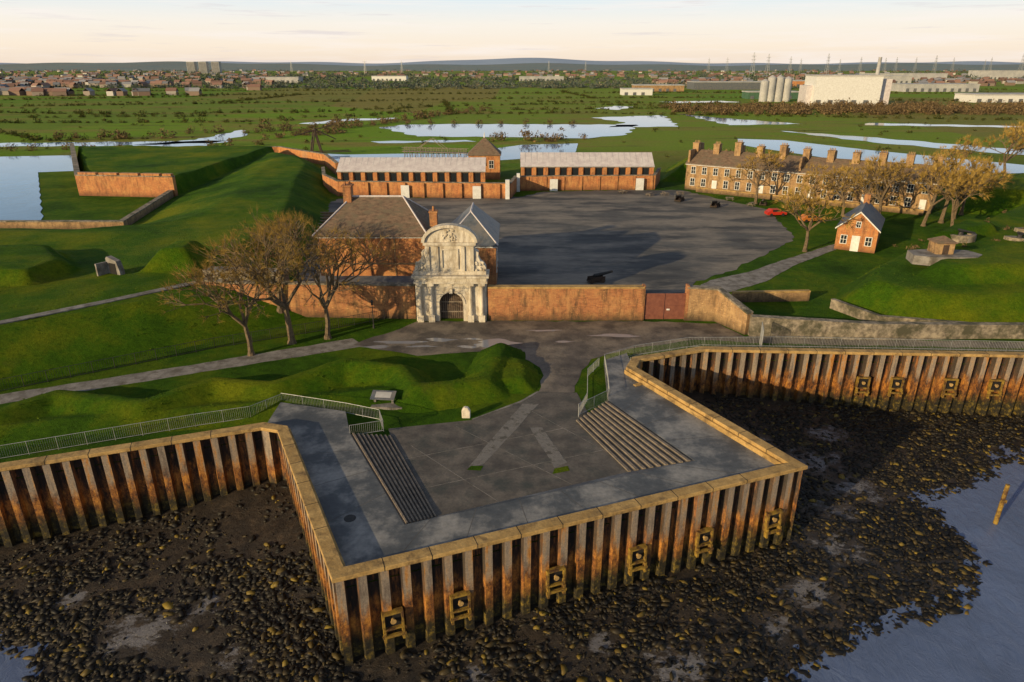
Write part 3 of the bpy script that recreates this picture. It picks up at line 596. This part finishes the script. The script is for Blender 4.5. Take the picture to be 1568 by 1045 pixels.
m=MB(O3,A3); m.box(0,6.4,0,12,0,3.9); m.raw([(0,.0,3.9),(6.4,0,3.9),(3.2,0,6.7),(0,.3,3.9),(6.4,.3,3.9),(3.2,.3,6.7),(0,11.7,3.9),(6.4,11.7,3.9),(3.2,11.7,6.7),(0,12,3.9),(6.4,12,3.9),(3.2,12,6.7)],[(0,1,2),(3,5,4),(0,2,5,3),(1,4,5,2),(6,7,8),(9,11,10),(6,8,11,9),(7,10,11,8)])
m.done('walls',BRICKO,e); m=MB(O3,A3); m.gable(0,6.4,0,12,3.93,6.78,'y',.3,.14); m.done('roof',SLATE,e)
m=MB(O3,A3); m.raw([(-.35,-.36,3.6),(-.35,-.36,3.85),(3.2,-.36,6.95),(3.2,-.36,6.7),(6.75,-.36,3.6),(6.75,-.36,3.85)],[(0,3,2,1),(3,4,5,2)]); m.box(2.5,3.8,-.1,.05,0,2.7); m.done('door_and_bargeboards',WHITE,e,fix=False)
windows(e,O3,A3,[(.8,1.7,1.2,2.6),(4.7,5.6,1.2,2.6),(2.9,3.5,4.2,5.1)])
m=MB(O3,A3); m.box(2.7,3.7,10.4,11.4,6.2,8.2); m.done('chimney',BRICK,e)
z0=max(eh(60+dx,93+dy) for dx in(-4,0,5) for dy in(-2,2))
e=empty('gun_platform_shelter'); m=MB((60,93,z0)); m.prism([(-4.5,-1.2),(-2.5,-2.2),(3.5,-2.4),(5.2,-.8),(4.6,1.6),(0,2.4),(-3.8,1.8)],-1.2,.05); m.done('slab',PATHM,e)
m=MB((60,93.4,z0+.05)); m.box(-1.2,1.2,-1.1,1.1,0,1.5); m.done('walls',BRICKY,e); m=MB((60,93.4,z0+.05)); m.hip(-1.2,1.2,-1.1,1.1,1.5,2.4,-.05,.05,ov=.2); m.done('roof',TILE,e)
m=MB((60,93.4,z0+.05)); m.box(-.4,.4,-1.16,-1.101,0,1.3); m.done('door',DWOOD,e)
def emplacement(x,y,a,r=3.2):
    e=empty('gun_emplacement'); z=eh(x,y); m=MB((x,y,z),a)
    P=[(r*math.cos(t_),r*.8*math.sin(t_)) for t_ in np.linspace(math.pi*.9,math.pi*2.1,12)]
    m.path(P,.6,-1.2,.45); m.done('parapet',RUBBLE,e); m=MB((x,y,z),a); m.tube((0,0,-1.0),(0,0,.05),r*.95,r*.95,18); m.done('base',PATHM,e)
    m=MB((x,y,z),a); m.tube((0,0,.05),(0,0,.7),.5,.35,10); m.tube((0,.6,.9),(0,-2.6,1.1),.2,.12,8); m.done('gun',BLACKM,e)
for x,y,a in((72,108,.2),(82,108.5,.1),(78,99,.3),(88,115,.2)): emplacement(x,y,a,2.1)
def gun(x,y,z,a,s=1):
    e=empty('cannon'); m=MB((x,y,z),a); m.tube((-.3*s,0,1.0*s),(2.6*s,0,1.45*s),.3*s,.17*s,10); m.ball((-.4*s,0,1.0*s),.18*s,.18*s,.18*s); m.done('barrel',BLACKM,e)
    m=MB((x,y,z),a)
    for q in(-.45,.4): m.box(-1.2*s,1.3*s,q*s,(q+.08)*s,.35*s,.9*s)
    m.box(-1.3*s,1.3*s,-.55*s,.55*s,.2*s,.34*s)
    for X in(-.9,.9):
        for q in(-.62,.62): m.tube((X*s,(q-.06)*s,.3*s),(X*s,(q+.06)*s,.3*s),.3*s,.3*s,12)
    m.done('carriage',DWOOD,e)
gun(12.5,97.6,.03,.3,1.0); gun(39.8,163,.03,-2.2,1.1); gun(46.3,155.7,.03,-2.2,1.1); gun(58,158,.03,-2,1.1)
def picnic(x,y,a):
    e=empty('picnic_table'); m=MB((x,y,.04),a); m.box(-.9,.9,-.38,.38,.7,.76)
    for s in(-.72,.72): m.box(-.9,.9,s-.13,s+.13,.42,.47)
    for X in(-.65,.65): m.box(X-.05,X+.05,-.8,.8,.34,.42); m.tube((X,-.6,0),(X,-.2,.7),.05,.05,4); m.tube((X,.6,0),(X,.2,.7),.05,.05,4)
    m.done('boards',WOOD,e)
for x,y in((34,170),(38,171),(42,172),(52,164),(28,174),(55,157)): picnic(x,y,x*.3)
zb=4.0; e=empty('bunker_entrance'); m=MB((-53.2,88.5,zb),math.radians(-30)); m.xz([(-1.3,-.5),(-1.3,2.0),(-1.0,2.3),(1.0,1.9),(1.4,.6),(1.4,-.5)],-.3,.4); m.box(-1.4,-1.1,-1.8,-.302,-.5,1.6); m.done('portal',PATHM,e)
m=MB((-53.2,88.5,zb),math.radians(-30)); m.box(-.7,.7,-.36,-.302,-.3,1.5); m.done('opening',VOID,e)
def car(name,x,y,a,mat,z=.04):
    e=empty(name); m=MB((x,y,z),a)
    m.xz([(-2.1,.3),(2.1,.3),(2.15,.75),(1.2,.92),(.6,1.42),(-1.2,1.45),(-1.9,.95),(-2.15,.85)],-.85,.85); m.done('body',mat,e)
    m=MB((x,y,z),a); m.xz([(-1.05,.95),(1.0,.95),(.55,1.36),(-1.1,1.38)],-.862,.862); m.done('windows',GLASS,e)
    m=MB((x,y,z),a)
    for X in(-1.3,1.3):
        for s in(-.8,.8): m.tube((X,s-.1,.32),(X,s+.1,.32),.32,.32,12)
    m.done('wheels',BLACKM,e)
car('parked_car',56.6,146.2,.1,REDC); car('parked_car',61.5,140.2,.2,ORC); car('parked_car',-39.5,112.5,1.2,WHITE)
e=empty('standing_stone'); m=MB((-4.2,55.5,0)); m.xz([(-.38,0),(.38,0),(.4,.7),(.2,1.05),(-.15,1.1),(-.4,.8)],-.22,.22); o=m.done('block',STONE,e); o.modifiers.new('b','BEVEL').width=.06
e=empty('information_board'); m=MB((-11.6,58.0,0),-.1); m.box(-1.6,1.4,-1.0,.5,0,.25); m.box(-1.5,-1.3,-.2,0,.25,.9);m.box(.2,.4,-.2,0,.25,.9); m.done('plinth',PATHM,e)
m=MB((-11.6,58.0,0),-.1); m.raw([(-1.7,-.7,.85),(.6,-.7,.85),(.6,.4,1.25),(-1.7,.4,1.25),(-1.7,-.7,.92),(.6,-.7,.92),(.6,.4,1.32),(-1.7,.4,1.32)],[(0,3,2,1),(4,5,6,7),(0,1,5,4),(1,2,6,5),(2,3,7,6),(3,0,4,7)]); m.done('panel',SLATE,e)
m=MB((-11.6,58.0,0),-.1); m.raw([(-1.3,-.5,1.0),(.2,-.5,1.0),(.2,.2,1.26),(-1.3,.2,1.26)],[(0,1,2,3)]); m.done('print',FARB,e,fix=False)
e=empty('street_lamp'); m=MB((-17,78.5,0)); m.tube((0,0,0),(0,0,.5),.14,.1,8); m.tube((0,0,.5),(0,0,3.0),.06,.05,8); m.tube((0,0,3.0),(0,0,3.1),.12,.16,8); m.tube((0,0,3.45),(0,0,3.7),.2,.02,8); m.done('post',BLACKM,e); m=MB((-17,78.5,0)); m.tube((0,0,3.1),(0,0,3.45),.12,.17,8); m.done('lantern',GLASS,e)
m=MB((41.4,48.4,0)); m.tube((0,0,-9),(.05,0,-2.5),.2,.17,10); m.box(-.22,.22,-.26,-.18,-4.2,-3.9); m.done('mooring_post',YELL)
def railing(name,pts,h=1.1,mat=METAL,sp=2.0,bar=.16,r=.03,br=.012,flat=0):
    e=empty(name); m=MB(); m2=MB()
    for k in range(len(pts)-1):
        a=Vector(pts[k]);b_=Vector(pts[k+1]);L_=(b_-a).length;n=max(1,round(L_/sp)); pr=None
        for i in range(n+1):
            p=a.lerp(b_,i/n);zp=flat; m.tube((p.x,p.y,zp),(p.x,p.y,zp+h),r,r,6)
            if pr:
                for hh in(h,.12): m.tube((pr[0],pr[1],pr[2]+hh),(p.x,p.y,zp+hh),r*.8,r*.8,5)
                nb=int((L_/n)/bar)
                for j in range(1,nb):
                    f=j/nb;x=pr[0]+(p.x-pr[0])*f;y=pr[1]+(p.y-pr[1])*f; m2.tube((x,y,zp+.12),(x,y,zp+h),br,br,3)
            pr=(p.x,p.y,zp)
    m.done('posts_and_rails',mat,e); m2.done('bars',mat,e,fix=False)
railing('quay_railing',[(-90,31),(-53.1,43.1),(-41.9,48.1),(-28.2,53.6),(-23.8,55.1),(-21.7,57.6)],1.25,flat=.1)
railing('quay_railing',[(-21.7,57.6),(-15.2,55.6),(-11.9,54.3),(-11.2,52.3),(-13.9,51.4)],1.1,flat=.35)
railing('quay_railing',[(6.1,55.6),(9.3,58.6),(9.6,62),(9.9,67.1),(13.5,69.6),(20,72),(31.3,72.2),(57.6,70.7),(87,68.5),(130,66)],1.25,flat=.1)
railing('quay_railing',[(12.6,66.6),(14,67.6),(21,70.2),(54.6,68.6),(89,67)],1.1,flat=.1)
railing('stair_railing',[(6.1,55.4),(7.2,58.5),(7.8,64),(9.3,66.8)],1.0,flat=.1)
railing('park_fence',[(-63.8,54.2),(-50.7,60.8),(-33.9,72),(-23,77.5),(-16.2,81.5)],1.3,mat=BLACKM,bar=.22,r=.035,br=.016)
e=empty('quay_gate'); m=MB((28.4,72.2,0),1.3)
for i in range(16): m.tube((i*.2-1.5,0,0),(i*.2-1.5,0,2.6),.03,.03,4)
for z in(.1,1.3,2.6): m.tube((-1.5,0,z),(1.5,0,z),.04,.04,5)
m.done('leaf',METAL,e)
e=empty('steel_plate'); m=MB((12.6,61,.7),.5); m.box(-.6,.6,-.2,.2,0,.1); m.done('plate',COPE,e)
# ------------------------------------------------------------------ marsh structures
e=empty('timber_lift_bridge'); m=MB((-70,252,0),.4)
for s in(-2,2): m.tube((-2,s,0),(0,s,9),.3,.22);m.tube((2,s,0),(0,s,9),.3,.22); m.tube((0,s,9),(7,s,5.5),.22,.15)
m.tube((0,-2.3,9),(0,2.3,9),.3,.3);m.tube((-1.2,-2,5),(-1.2,2,5),.2,.2); m.tube((-7,0,7),(7,0,10.5),.2,.2)
for s in(-2,2): m.box(-12,12,s-.15,s+.15,1,1.3)
m.done('frame',DWOOD,e)
e=empty('timber_footbridge'); m=MB((-36.5,248,0),-.25)
m.box(-2,22,-1.2,1.2,1.8,2.0)
for i in range(12):
    x=i*2-1
    for s in(-1.2,1.2): m.tube((x,s,-.5),(x,s,3.4),.12,.12,5)
    m.tube((x,-1.2,0),(x,1.2,1.8),.08,.08,4)
for s in(-1.2,1.2): m.tube((-2,s,3.2),(22,s,3.2),.09,.09,4);m.tube((-2,s,2.6),(22,s,2.6),.06,.06,4); m.tube((4,s,3.2),(9,s,6.5),.12,.1,4); m.tube((14,s,3.2),(9,s,6.5),.12,.1,4)
m.done('trestle',WOOD,e)
# ------------------------------------------------------------------ trees
def tree(name,x,y,z,h,seed,levels=5,kids=3,tw=6,trunk=.25,twr=.013,spread=.66,rad=None):
    r=random.Random(seed); e=empty(name); m=MB(); TV=[];TF=[]
    rad=rad or h*.026
    def twig(p,d,l):
        u=d.orthogonal().normalized()*twr; q=p+d*l; i=len(TV); TV.extend([tuple(p-u),tuple(p+u),tuple(q)]);TF.append((i,i+1,i+2))
        w=d.cross(u).normalized()*twr; i=len(TV); TV.extend([tuple(p-w),tuple(p+w),tuple(q)]);TF.append((i,i+1,i+2))
    def rd(): return Vector((r.gauss(0,1),r.gauss(0,1),r.gauss(0,1))).normalized()
    def grow(p,d,l,ra,lv):
        q=p; n=2 if lv>1 else 1; dd=d
        for i in range(n):
            dd=(dd+rd()*.18+Vector((0,0,.05))).normalized(); q2=q+dd*(l/n); m.tube(q,q2,ra*(1-.25*i/n),ra*(1-.25*(i+1)/n)*.9,6 if lv>2 else 3); q=q2
            if lv<=1:
                for k in range(tw//2): twig(q,(dd+rd()*.8+Vector((0,0,.25))).normalized(),l*r.uniform(.35,.8))
        if lv==0:
            for k in range(tw): twig(q,(dd+rd()*.7+Vector((0,0,.2))).normalized(),l*r.uniform(.4,1.1))
            return
        for k in range(kids if lv<levels else kids+2):
            nd=(dd*(.75)+rd()*spread+Vector((0,0,.10))).normalized()
            if nd.z<-.15: nd.z*=.3; nd.normalize()
            grow(q,nd,l*r.uniform(.66,.9),ra*.60,lv-1)
    base=Vector((x,y,z-.2)); tz=h*trunk
    m.tube(base,base+Vector((0,0,.6)),rad*1.5,rad*1.05,8)
    grow(base+Vector((0,0,.6)),Vector((r.uniform(-.05,.05),r.uniform(-.05,.05),1)).normalized(),tz,rad,levels)
    top=max([v[2] for v in m.v]+[v[2] for v in TV]); k=h/(top-z)
    f=lambda v:(x+(v[0]-x)*k,y+(v[1]-y)*k,z-.2+(v[2]-z+.2)*k)
    m.v=[f(v) for v in m.v]; TV=[f(v) for v in TV]
    m.done('trunk_and_limbs',BARK,e,fix=False); fast('twigs',np.array(TV),np.array(TF),TWIG,e)
tree('bare_tree',-29.1,70.1,0,12.8,5,5,3,7); tree('bare_tree',-25.6,73.6,0,15.6,12,5,3,6); tree('bare_tree',-21.8,75.1,0,13.2,23,5,3,6)
tree('bare_tree',-29.5,82,1,13.5,27,5,3,5)
for i,(x,y,h) in enumerate([(50.8,115.7,12),(56.9,160,13.5),(71,146,13),(75.6,140,14),(82.7,136,15),(88,139,15),(78,148,12),(117.3,165.5,14),(93,143,13.5),(112,176,12),(66,152,11.5),(97,147,13),(128,170,12),(86,132,13)]):
    tree('bare_tree',x,y,eh(x,y) if x>93 else 0,h,40+i,4,3,13,twr=.026,spread=.76)
# ------------------------------------------------------------------ bushes / hedges / distant woods
def clumps(name,C,S,mat,per=60,leaf=.22,parent=None):
    C=np.asarray(C,float);S=np.asarray(S,float);n=len(C)
    sub=rng.normal(0,1,(n,7,3)); sub/=np.linalg.norm(sub,axis=-1,keepdims=True); sub*=rng.uniform(.2,.75,(n,7,1))
    k=rng.integers(0,7,(n,per)); c=np.take_along_axis(sub,k[...,None].repeat(3,-1),1)
    p=rng.normal(0,1,(n,per,3)); p/=np.linalg.norm(p,axis=-1,keepdims=True); p=c+p*rng.uniform(.2,.5,(n,per,1))
    p[...,2]=np.abs(p[...,2]+.35)*.9
    p=p*S[:,None,:]+C[:,None,:]
    t_=rng.normal(0,1,(n,per,3,3))*leaf*S.mean(1)[:,None,None,None]
    V=(p[:,:,None,:]+t_).reshape(-1,3); F=np.arange(len(V)).reshape(-1,3); return fast(name,V,F,mat,parent)
def along(pts,step,jit,s0,s1,zf=.6):
    C=[];S=[]
    for k in range(len(pts)-1):
        a=Vector(pts[k]);b_=Vector(pts[k+1]);n=max(1,int((b_-a).length/step))
        for i in range(n):
            p=a.lerp(b_,(i+random.random())/n); s=random.uniform(s0,s1); C.append((p.x+random.uniform(-jit,jit),p.y+random.uniform(-jit,jit),0)); S.append((s,s,s*random.uniform(.7,1.2)*zf*1.3))
    return C,S
def inmw(c,extra=()):
    x=np.array([c[0]]);y=np.array([c[1]]); return any(inpoly(x,y,P)[0] for P in MW+list(extra))
hl=[[(-330,395),(-250,400),(-150,405),(-125,420)],[(-250,345),(-200,300),(-160,310)],[(-150,480),(-60,560),(40,600),(160,560),(260,500),(420,470)],
 [(-400,560),(-200,620),(0,700),(200,720),(420,640)],[(-500,760),(-200,800),(200,850),(600,820)],[(20,640),(160,600),(320,560)],[(-130,440),(-90,460),(-75,500)],
 [(60,480),(180,450),(300,420)],[(-60,470),(60,490)],[(-60,640),(-40,480)],[(180,640),(150,500)],[(-700,1000),(0,1100),(700,950)],[(-520,640),(-300,760)],
 [(-420,500),(-250,470),(-140,500)],[(-300,440),(-180,455)],[(-600,900),(-100,930)],[(-250,620),(-230,800)],[(80,700),(60,900)],[(0,520),(120,540)]]
C=[];S=[]
for P in hl:
    c,s=along(P,4.5,1.6,1.4,3.6)
    for a,bq in zip(c,s):
        if not inmw(a): C.append(a);S.append(bq)
clumps('hedgerow',C,S,LEAF,100,.11)
C=[];S=[]
for P in [[(-150,335),(-118,350),(-95,372),(-100,420)],[(-110,310),(-80,345)],[(-100,330),(-60,430),(-20,520)],[(-205,320),(-150,312)],[(115,520),(210,505),(330,500),(460,500)],[(130,500),(260,490),(430,470)],[(200,540),(420,520)],[(190,560),(480,560)],[(110,540),(300,530)],[(60,235),(90,222)],[(-10,303),(26,303)]]:
    c,s=along(P,4,5,1.8,4.2,.9)
    for a,bq in zip(c,s):
        if not inmw(a): C.append(a);S.append(bq)
for i in range(420):
    Y=random.uniform(465,560); X=random.uniform(.26,.98)*Y*.85
    s=random.uniform(2.6,4.8); C.append((X,Y,0)); S.append((s*1.2,s*1.2,s*1.2))
clumps('scrub_thicket',C,S,LEAFR,120,.09)
C=[];S=[]
EX=[M1,M1b,[(-60,160),(-60,215),(60,215),(60,160)],M2,[(40,195),(40,120),(110,120),(110,195)]]
for i in range(420):
    u=random.uniform(-1,1); Y=random.uniform(215,720); c=(u*Y*.9,Y,0)
    if inmw(c,EX): continue
    s=random.uniform(.7,2.0); C.append(c); S.append((s,s,s*.8))
clumps('marsh_bush',C,S,LEAF,70,.12)
C=[(-196+i*8.5+random.uniform(-2,2),262+i*2.2,0) for i in range(12)]+[(-57.5+i*13,394+random.uniform(-3,3),0) for i in range(8)]+[(14,316,0),(-8,318,0),(31,309,0)]
C=[c for c in C if not inmw(c)]
clumps('round_bush',C,[(2.6,2.6,2.6)]*len(C),LEAFR,130,.10)
C=[];S=[]
for i in range(40):
    x=random.uniform(60,110);y=random.uniform(98,120)+.35*(x-60); C.append((x,y,eh(x,y)-.1)); s=random.uniform(.4,1.1);S.append((s,s,s*.8))
clumps('rampart_shrub',C,S,LEAFR,80,.12)
N=9000; X=np.concatenate([rng.uniform(-75,4,N),rng.uniform(42,100,2000)]);Y=np.concatenate([rng.uniform(40,84,N),rng.uniform(77,100,2000)])
lim=np.interp(X,[-130,-63.8,-39.4,-21.4,-15.2,-11,-3.6,1,2.7,3.5,40,42,60,110],[15,37.6,45.8,57.8,56.2,54.2,55.8,59.4,61.5,200,200,77.2,77.2,77.2])
ok=(Y>lim)&~inpoly(X,Y,ROADP)&~inpoly(X,Y,FOREP)&(wob(X,Y,.8,61)+rng.uniform(-.8,.8,len(X))>.25)&~((X>-40)&(X<-3)&(Y>81))
X,Y=X[ok],Y[ok]; Z=earth(X,Y)-.06; s=rng.uniform(.08,.22,len(X))
clumps('grass_tufts',np.stack([X,Y,Z],-1),np.stack([s,s,s*.5],-1),TUFT,14,.28)
C=[];S=[]
for i in range(9000):
    D=random.uniform(4,50); Y=36472/D; u=random.uniform(-1.02,1.02); X=u*Y*.98
    w=math.sin(X*.004+Y*.0021)+math.sin(X*.0017-Y*.005+2)+math.sin(Y*.013+X*.001)
    if w<(1.0 if Y<1000 else -.6): continue
    if inmw((X,Y)): continue
    s=random.uniform(3,6)*(1 if Y<1500 else 1.5); C.append((X,Y,0)); S.append((s*1.7,s*1.2,s*.95))
clumps('distant_woodland',C,S,LEAF_HAZE,36,.17)
tw_=empty('distant_town'); mw=MB();mr=MB();mr2=MB()
def house(X,Y,a,w,l,h,roofmb,mwall):
    for b_ in (mwall,roofmb): b_.o=(X,Y,0);b_.c=math.cos(a);b_.s=math.sin(a)
    mwall.box(-l/2,l/2,-w/2,w/2,0,h); roofmb.gable(-l/2,l/2,-w/2,w/2,h,h+w*.4,'x',.4,.2)
for i in range(1900):
    left=i<1100; D=random.uniform(7,47) if left else random.uniform(6,32)
    Y=36472/D-12; u=random.uniform(-1.0,-.36) if left else random.uniform(-.35,1.0)
    if left and u>-.36-.3*random.random() and Y<1200: continue
    if not left and u<.2 and Y<1800: continue
    X=u*Y*.92
    if left and math.sin(X*.011+Y*.004)+math.sin(Y*.012)<-.9: continue
    house(X,Y,random.choice([0,.3,1.57,-.4,.1]),7,random.uniform(8,18),4.6,mr if random.random()<.6 else mr2,mw)
for b_ in (mw,mr,mr2): b_.o=(0,0,0);b_.c=1;b_.s=0
mw.done('house_walls',island('town_walls',[(0,(.16,.10,.075)),(.5,(.24,.17,.13)),(.85,(.36,.33,.3)),(1,(.55,.53,.5))]),tw_,fix=False)
mr.done('red_roofs',island('town_roofs_red',[(0,(.15,.09,.07)),(.5,(.22,.12,.09)),(1,(.29,.17,.13))]),tw_,fix=False)
mr2.done('grey_roofs',island('town_roofs_grey',[(0,(.12,.13,.15)),(1,(.27,.27,.29))]),tw_,fix=False)
def block(name,X,Y,w,d,h,mat,a=0):
    e=empty(name); m=MB((X,Y,0),a); m.box(-w/2,w/2,-d/2,d/2,0,h); m.done('body',mat,e)
    m=MB((X,Y,0),a); m.box(-w/2-.4,w/2+.4,-d/2-.4,d/2+.4,h+.01,h+1); m.done('parapet',FARB,e)
    m=MB((X,Y,0),a)
    for k in range(int(w/9)): m.box(-w/2+2+k*9,-w/2+5.5+k*9,-d/2-.3,-d/2-.02,0,min(4.5,h*.5))
    m.done('doors',SLATE,e); return e
for x in(-1262,-1215,-1165):
    e=block('tower_block',x,2900,30,22,42,FARB)
    m=MB((x,2900,0))
    for f in range(12): m.box(-14,14,-11.3,-11.01,3+f*3.2,4.6+f*3.2)
    m.done('window_bands',GLASS,e)
e=block('white_works_building',265,585,50,30,22,WHITE,-.1)
m=MB((265,585,0),-.1); m.box(-30,-25.01,-10,10,0,15); m.box(25.01,34,-10,8,0,20); m.done('annex',LEADR,e)
m=MB((265,585,0),-.1); m.tube((27,4,20),(27,4,36),1.6,1.3,10); m.done('stack',FARB,e)
for x,h in((222,17),(228,20),(235,20),(242,19)):
    e=empty('storage_silo'); m=MB((x,640,0)); m.tube((0,0,0),(0,0,h),3.6,3.6,18); m.tube((0,0,h),(0,0,h+2),3.6,.5,18); m.done('tank',FARB,e)
GC=basic('green_clad',(.05,.12,.07),(.07,.15,.09),.5)
block('white_warehouse',135,790,32,20,6,WHITE); block('white_warehouse',430,640,60,30,6,WHITE); block('warehouse',520,900,90,40,8,FARB); block('warehouse',300,980,120,40,9,SLATE); block('warehouse',180,900,60,25,7,BRICKY)
block('warehouse',-420,1350,60,30,9,FARB);block('warehouse',-250,1500,70,30,9,WHITE);block('warehouse',60,1500,90,30,8,FARB);block('green_shed',250,700,50,20,6,GC)
block('warehouse',640,1300,120,40,12,FARB);block('warehouse',800,1500,160,40,14,FARB);block('container_yard',480,1100,120,40,8,BRICKO); block('warehouse',1150,1700,160,40,18,FARB)
def pylon(X,Y,h):
    e=empty('electricity_pylon'); m=MB((X,Y,0),.5); w=h*.08; r=h*.005
    for s in((-1,-1),(1,-1),(1,1),(-1,1)): m.tube((s[0]*w,s[1]*w,0),(s[0]*w*.15,s[1]*w*.15,h),r*1.3,r,3)
    for k,zq in enumerate((.55,.7,.85)): m.tube((-h*.15,0,h*zq),(h*.15,0,h*zq),r,r,3)
    for k in range(7):
        z0=h*k/8;z1=h*(k+1)/8;w0=w*(1-.85*k/8);w1=w*(1-.85*(k+1)/8); m.tube((-w0,-w0,z0),(w1,-w1,z1),r*.8,r*.8,3);m.tube((w0,-w0,z0),(-w1,-w1,z1),r*.8,r*.8,3)
    m.done('lattice',METAL,e,fix=False)
for i in range(28):
    u=.27+i*.026+random.uniform(-.01,.01); Y=random.choice([2000,2400,2900,3400]); pylon(u*Y,Y,random.uniform(54,66))
for u,Y in((-.2,2500),(-.15,2900),(-.3,3400),(.05,3300),(.1,3800)): pylon(u*Y,Y,48)
HILL_HAZE=basic('hazed_distant_hills',(.26,.34,.46),(.30,.38,.50),.002,1,0,mul=.1); HM2=basic('near_hills',(.12,.18,.19),(.16,.21,.19),.004,.95,0,c3=(.18,.19,.17),s3=.008,mul=.2)  # hill colours painted bluer to suggest haze, palest on the farthest range
def hills(name,Y,depth,f,mat):
    xs=np.linspace(-13000,13000,261); V=[];F=[]
    for j,(dy,k) in enumerate([(-depth,0),(-depth*.5,.55),(0,1),(depth,.6)]):
        for x in xs: V.append((x,Y+dy,f(x)*k-1))
    n=len(xs)
    for j in range(3):
        for i in range(n-1): F.append((j*n+i,j*n+i+1,(j+1)*n+i+1,(j+1)*n+i))
    fast(name,np.array(V),np.array(F),mat,smooth=True)
hills('hazed_distant_hills',11500,1500,lambda x:68+65*math.exp(-((x+100)/1300)**2)+14*math.sin(x*.0011)+8*math.sin(x*.0037),HILL_HAZE)
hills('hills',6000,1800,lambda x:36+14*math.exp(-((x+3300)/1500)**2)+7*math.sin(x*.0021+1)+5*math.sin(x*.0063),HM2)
# ------------------------------------------------------------------ light & sky
S=Vector((-.74,-.67,0)).normalized(); el=math.radians(14); SD=Vector((S.x*math.cos(el),S.y*math.cos(el),math.sin(el)))
ld=bpy.data.lights.new('sun','SUN'); ld.energy=5.0; ld.angle=math.radians(.5); ld.color=(1,.76,.42)
lo=bpy.data.objects.new('sun',ld); COL.objects.link(lo); lo.rotation_euler=SD.to_track_quat('Z','Y').to_euler()
w=bpy.data.worlds.new('World'); sc.world=w; w.use_nodes=True; t=w.node_tree; bg=t.nodes['Background']
sky=t.nodes.new('ShaderNodeTexSky'); sky.sky_type='NISHITA'; sky.sun_disc=False; sky.sun_elevation=el; sky.sun_rotation=math.atan2(SD.x,SD.y)%(2*math.pi)
sky.air_density=1.0; sky.dust_density=1.0; sky.ozone_density=1.5
tc=t.nodes.new('ShaderNodeTexCoord'); sx=t.nodes.new('ShaderNodeSeparateXYZ'); L(t,tc.outputs['Generated'],sx.inputs[0])
def sc10(c): return tuple(x/10 for x in c)
hz=ramp(t,sx.outputs[2],[(0,sc10((8.2,6.8,5.6))),(.022,sc10((9.2,7.9,6.4))),(.05,sc10((9.1,8.5,7.6))),(.085,sc10((7.3,8.3,8.9))),(.13,sc10((4.9,6.5,7.8))),(.26,sc10((2.4,3.6,5.2)))])
vm=t.nodes.new('ShaderNodeVectorMath'); vm.operation='SCALE'; vm.inputs['Scale'].default_value=10; L(t,hz,vm.inputs[0])
fh=ramp(t,sx.outputs[2],[(0,(1,1,1)),(.12,(.9,.9,.9)),(.28,(0,0,0))])
c=mixc(t,fh,sky.outputs[0],vm.outputs[0])
mp=t.nodes.new('ShaderNodeMapping'); mp.inputs['Scale'].default_value=(1.4,1.4,24); mp.inputs['Rotation'].default_value=(0,.012,0); L(t,tc.outputs['Generated'],mp.inputs['Vector'])
cl=ramp(t,noise(t,mp.outputs[0],2.6,8,.65),[(.49,(0,0,0)),(.68,(.65,.65,.65))])
c=mixc(t,cl,c,(9.2,8.5,8.0))
mp2=t.nodes.new('ShaderNodeMapping'); mp2.inputs['Scale'].default_value=(3,3,60); mp2.inputs['Location'].default_value=(4,2,1); L(t,tc.outputs['Generated'],mp2.inputs['Vector'])
cl2=ramp(t,noise(t,mp2.outputs[0],2.0,7,.65),[(.58,(0,0,0)),(.70,(.5,.5,.5))])
c=mixc(t,cl2,c,(6.6,6.0,6.2))
L(t,c,bg.inputs['Color']); bg.inputs['Strength'].default_value=.108
cd=bpy.data.cameras.new('camera'); cd.lens=24; cd.sensor_width=36; cd.clip_end=40000; cd.clip_start=.5
co=bpy.data.objects.new('camera',cd); COL.objects.link(co); co.location=(0,0,30); co.rotation_euler=(math.radians(68),0,0); sc.camera=co
sc.view_settings.view_transform='Standard'; sc.view_settings.look='None'; sc.view_settings.exposure=0
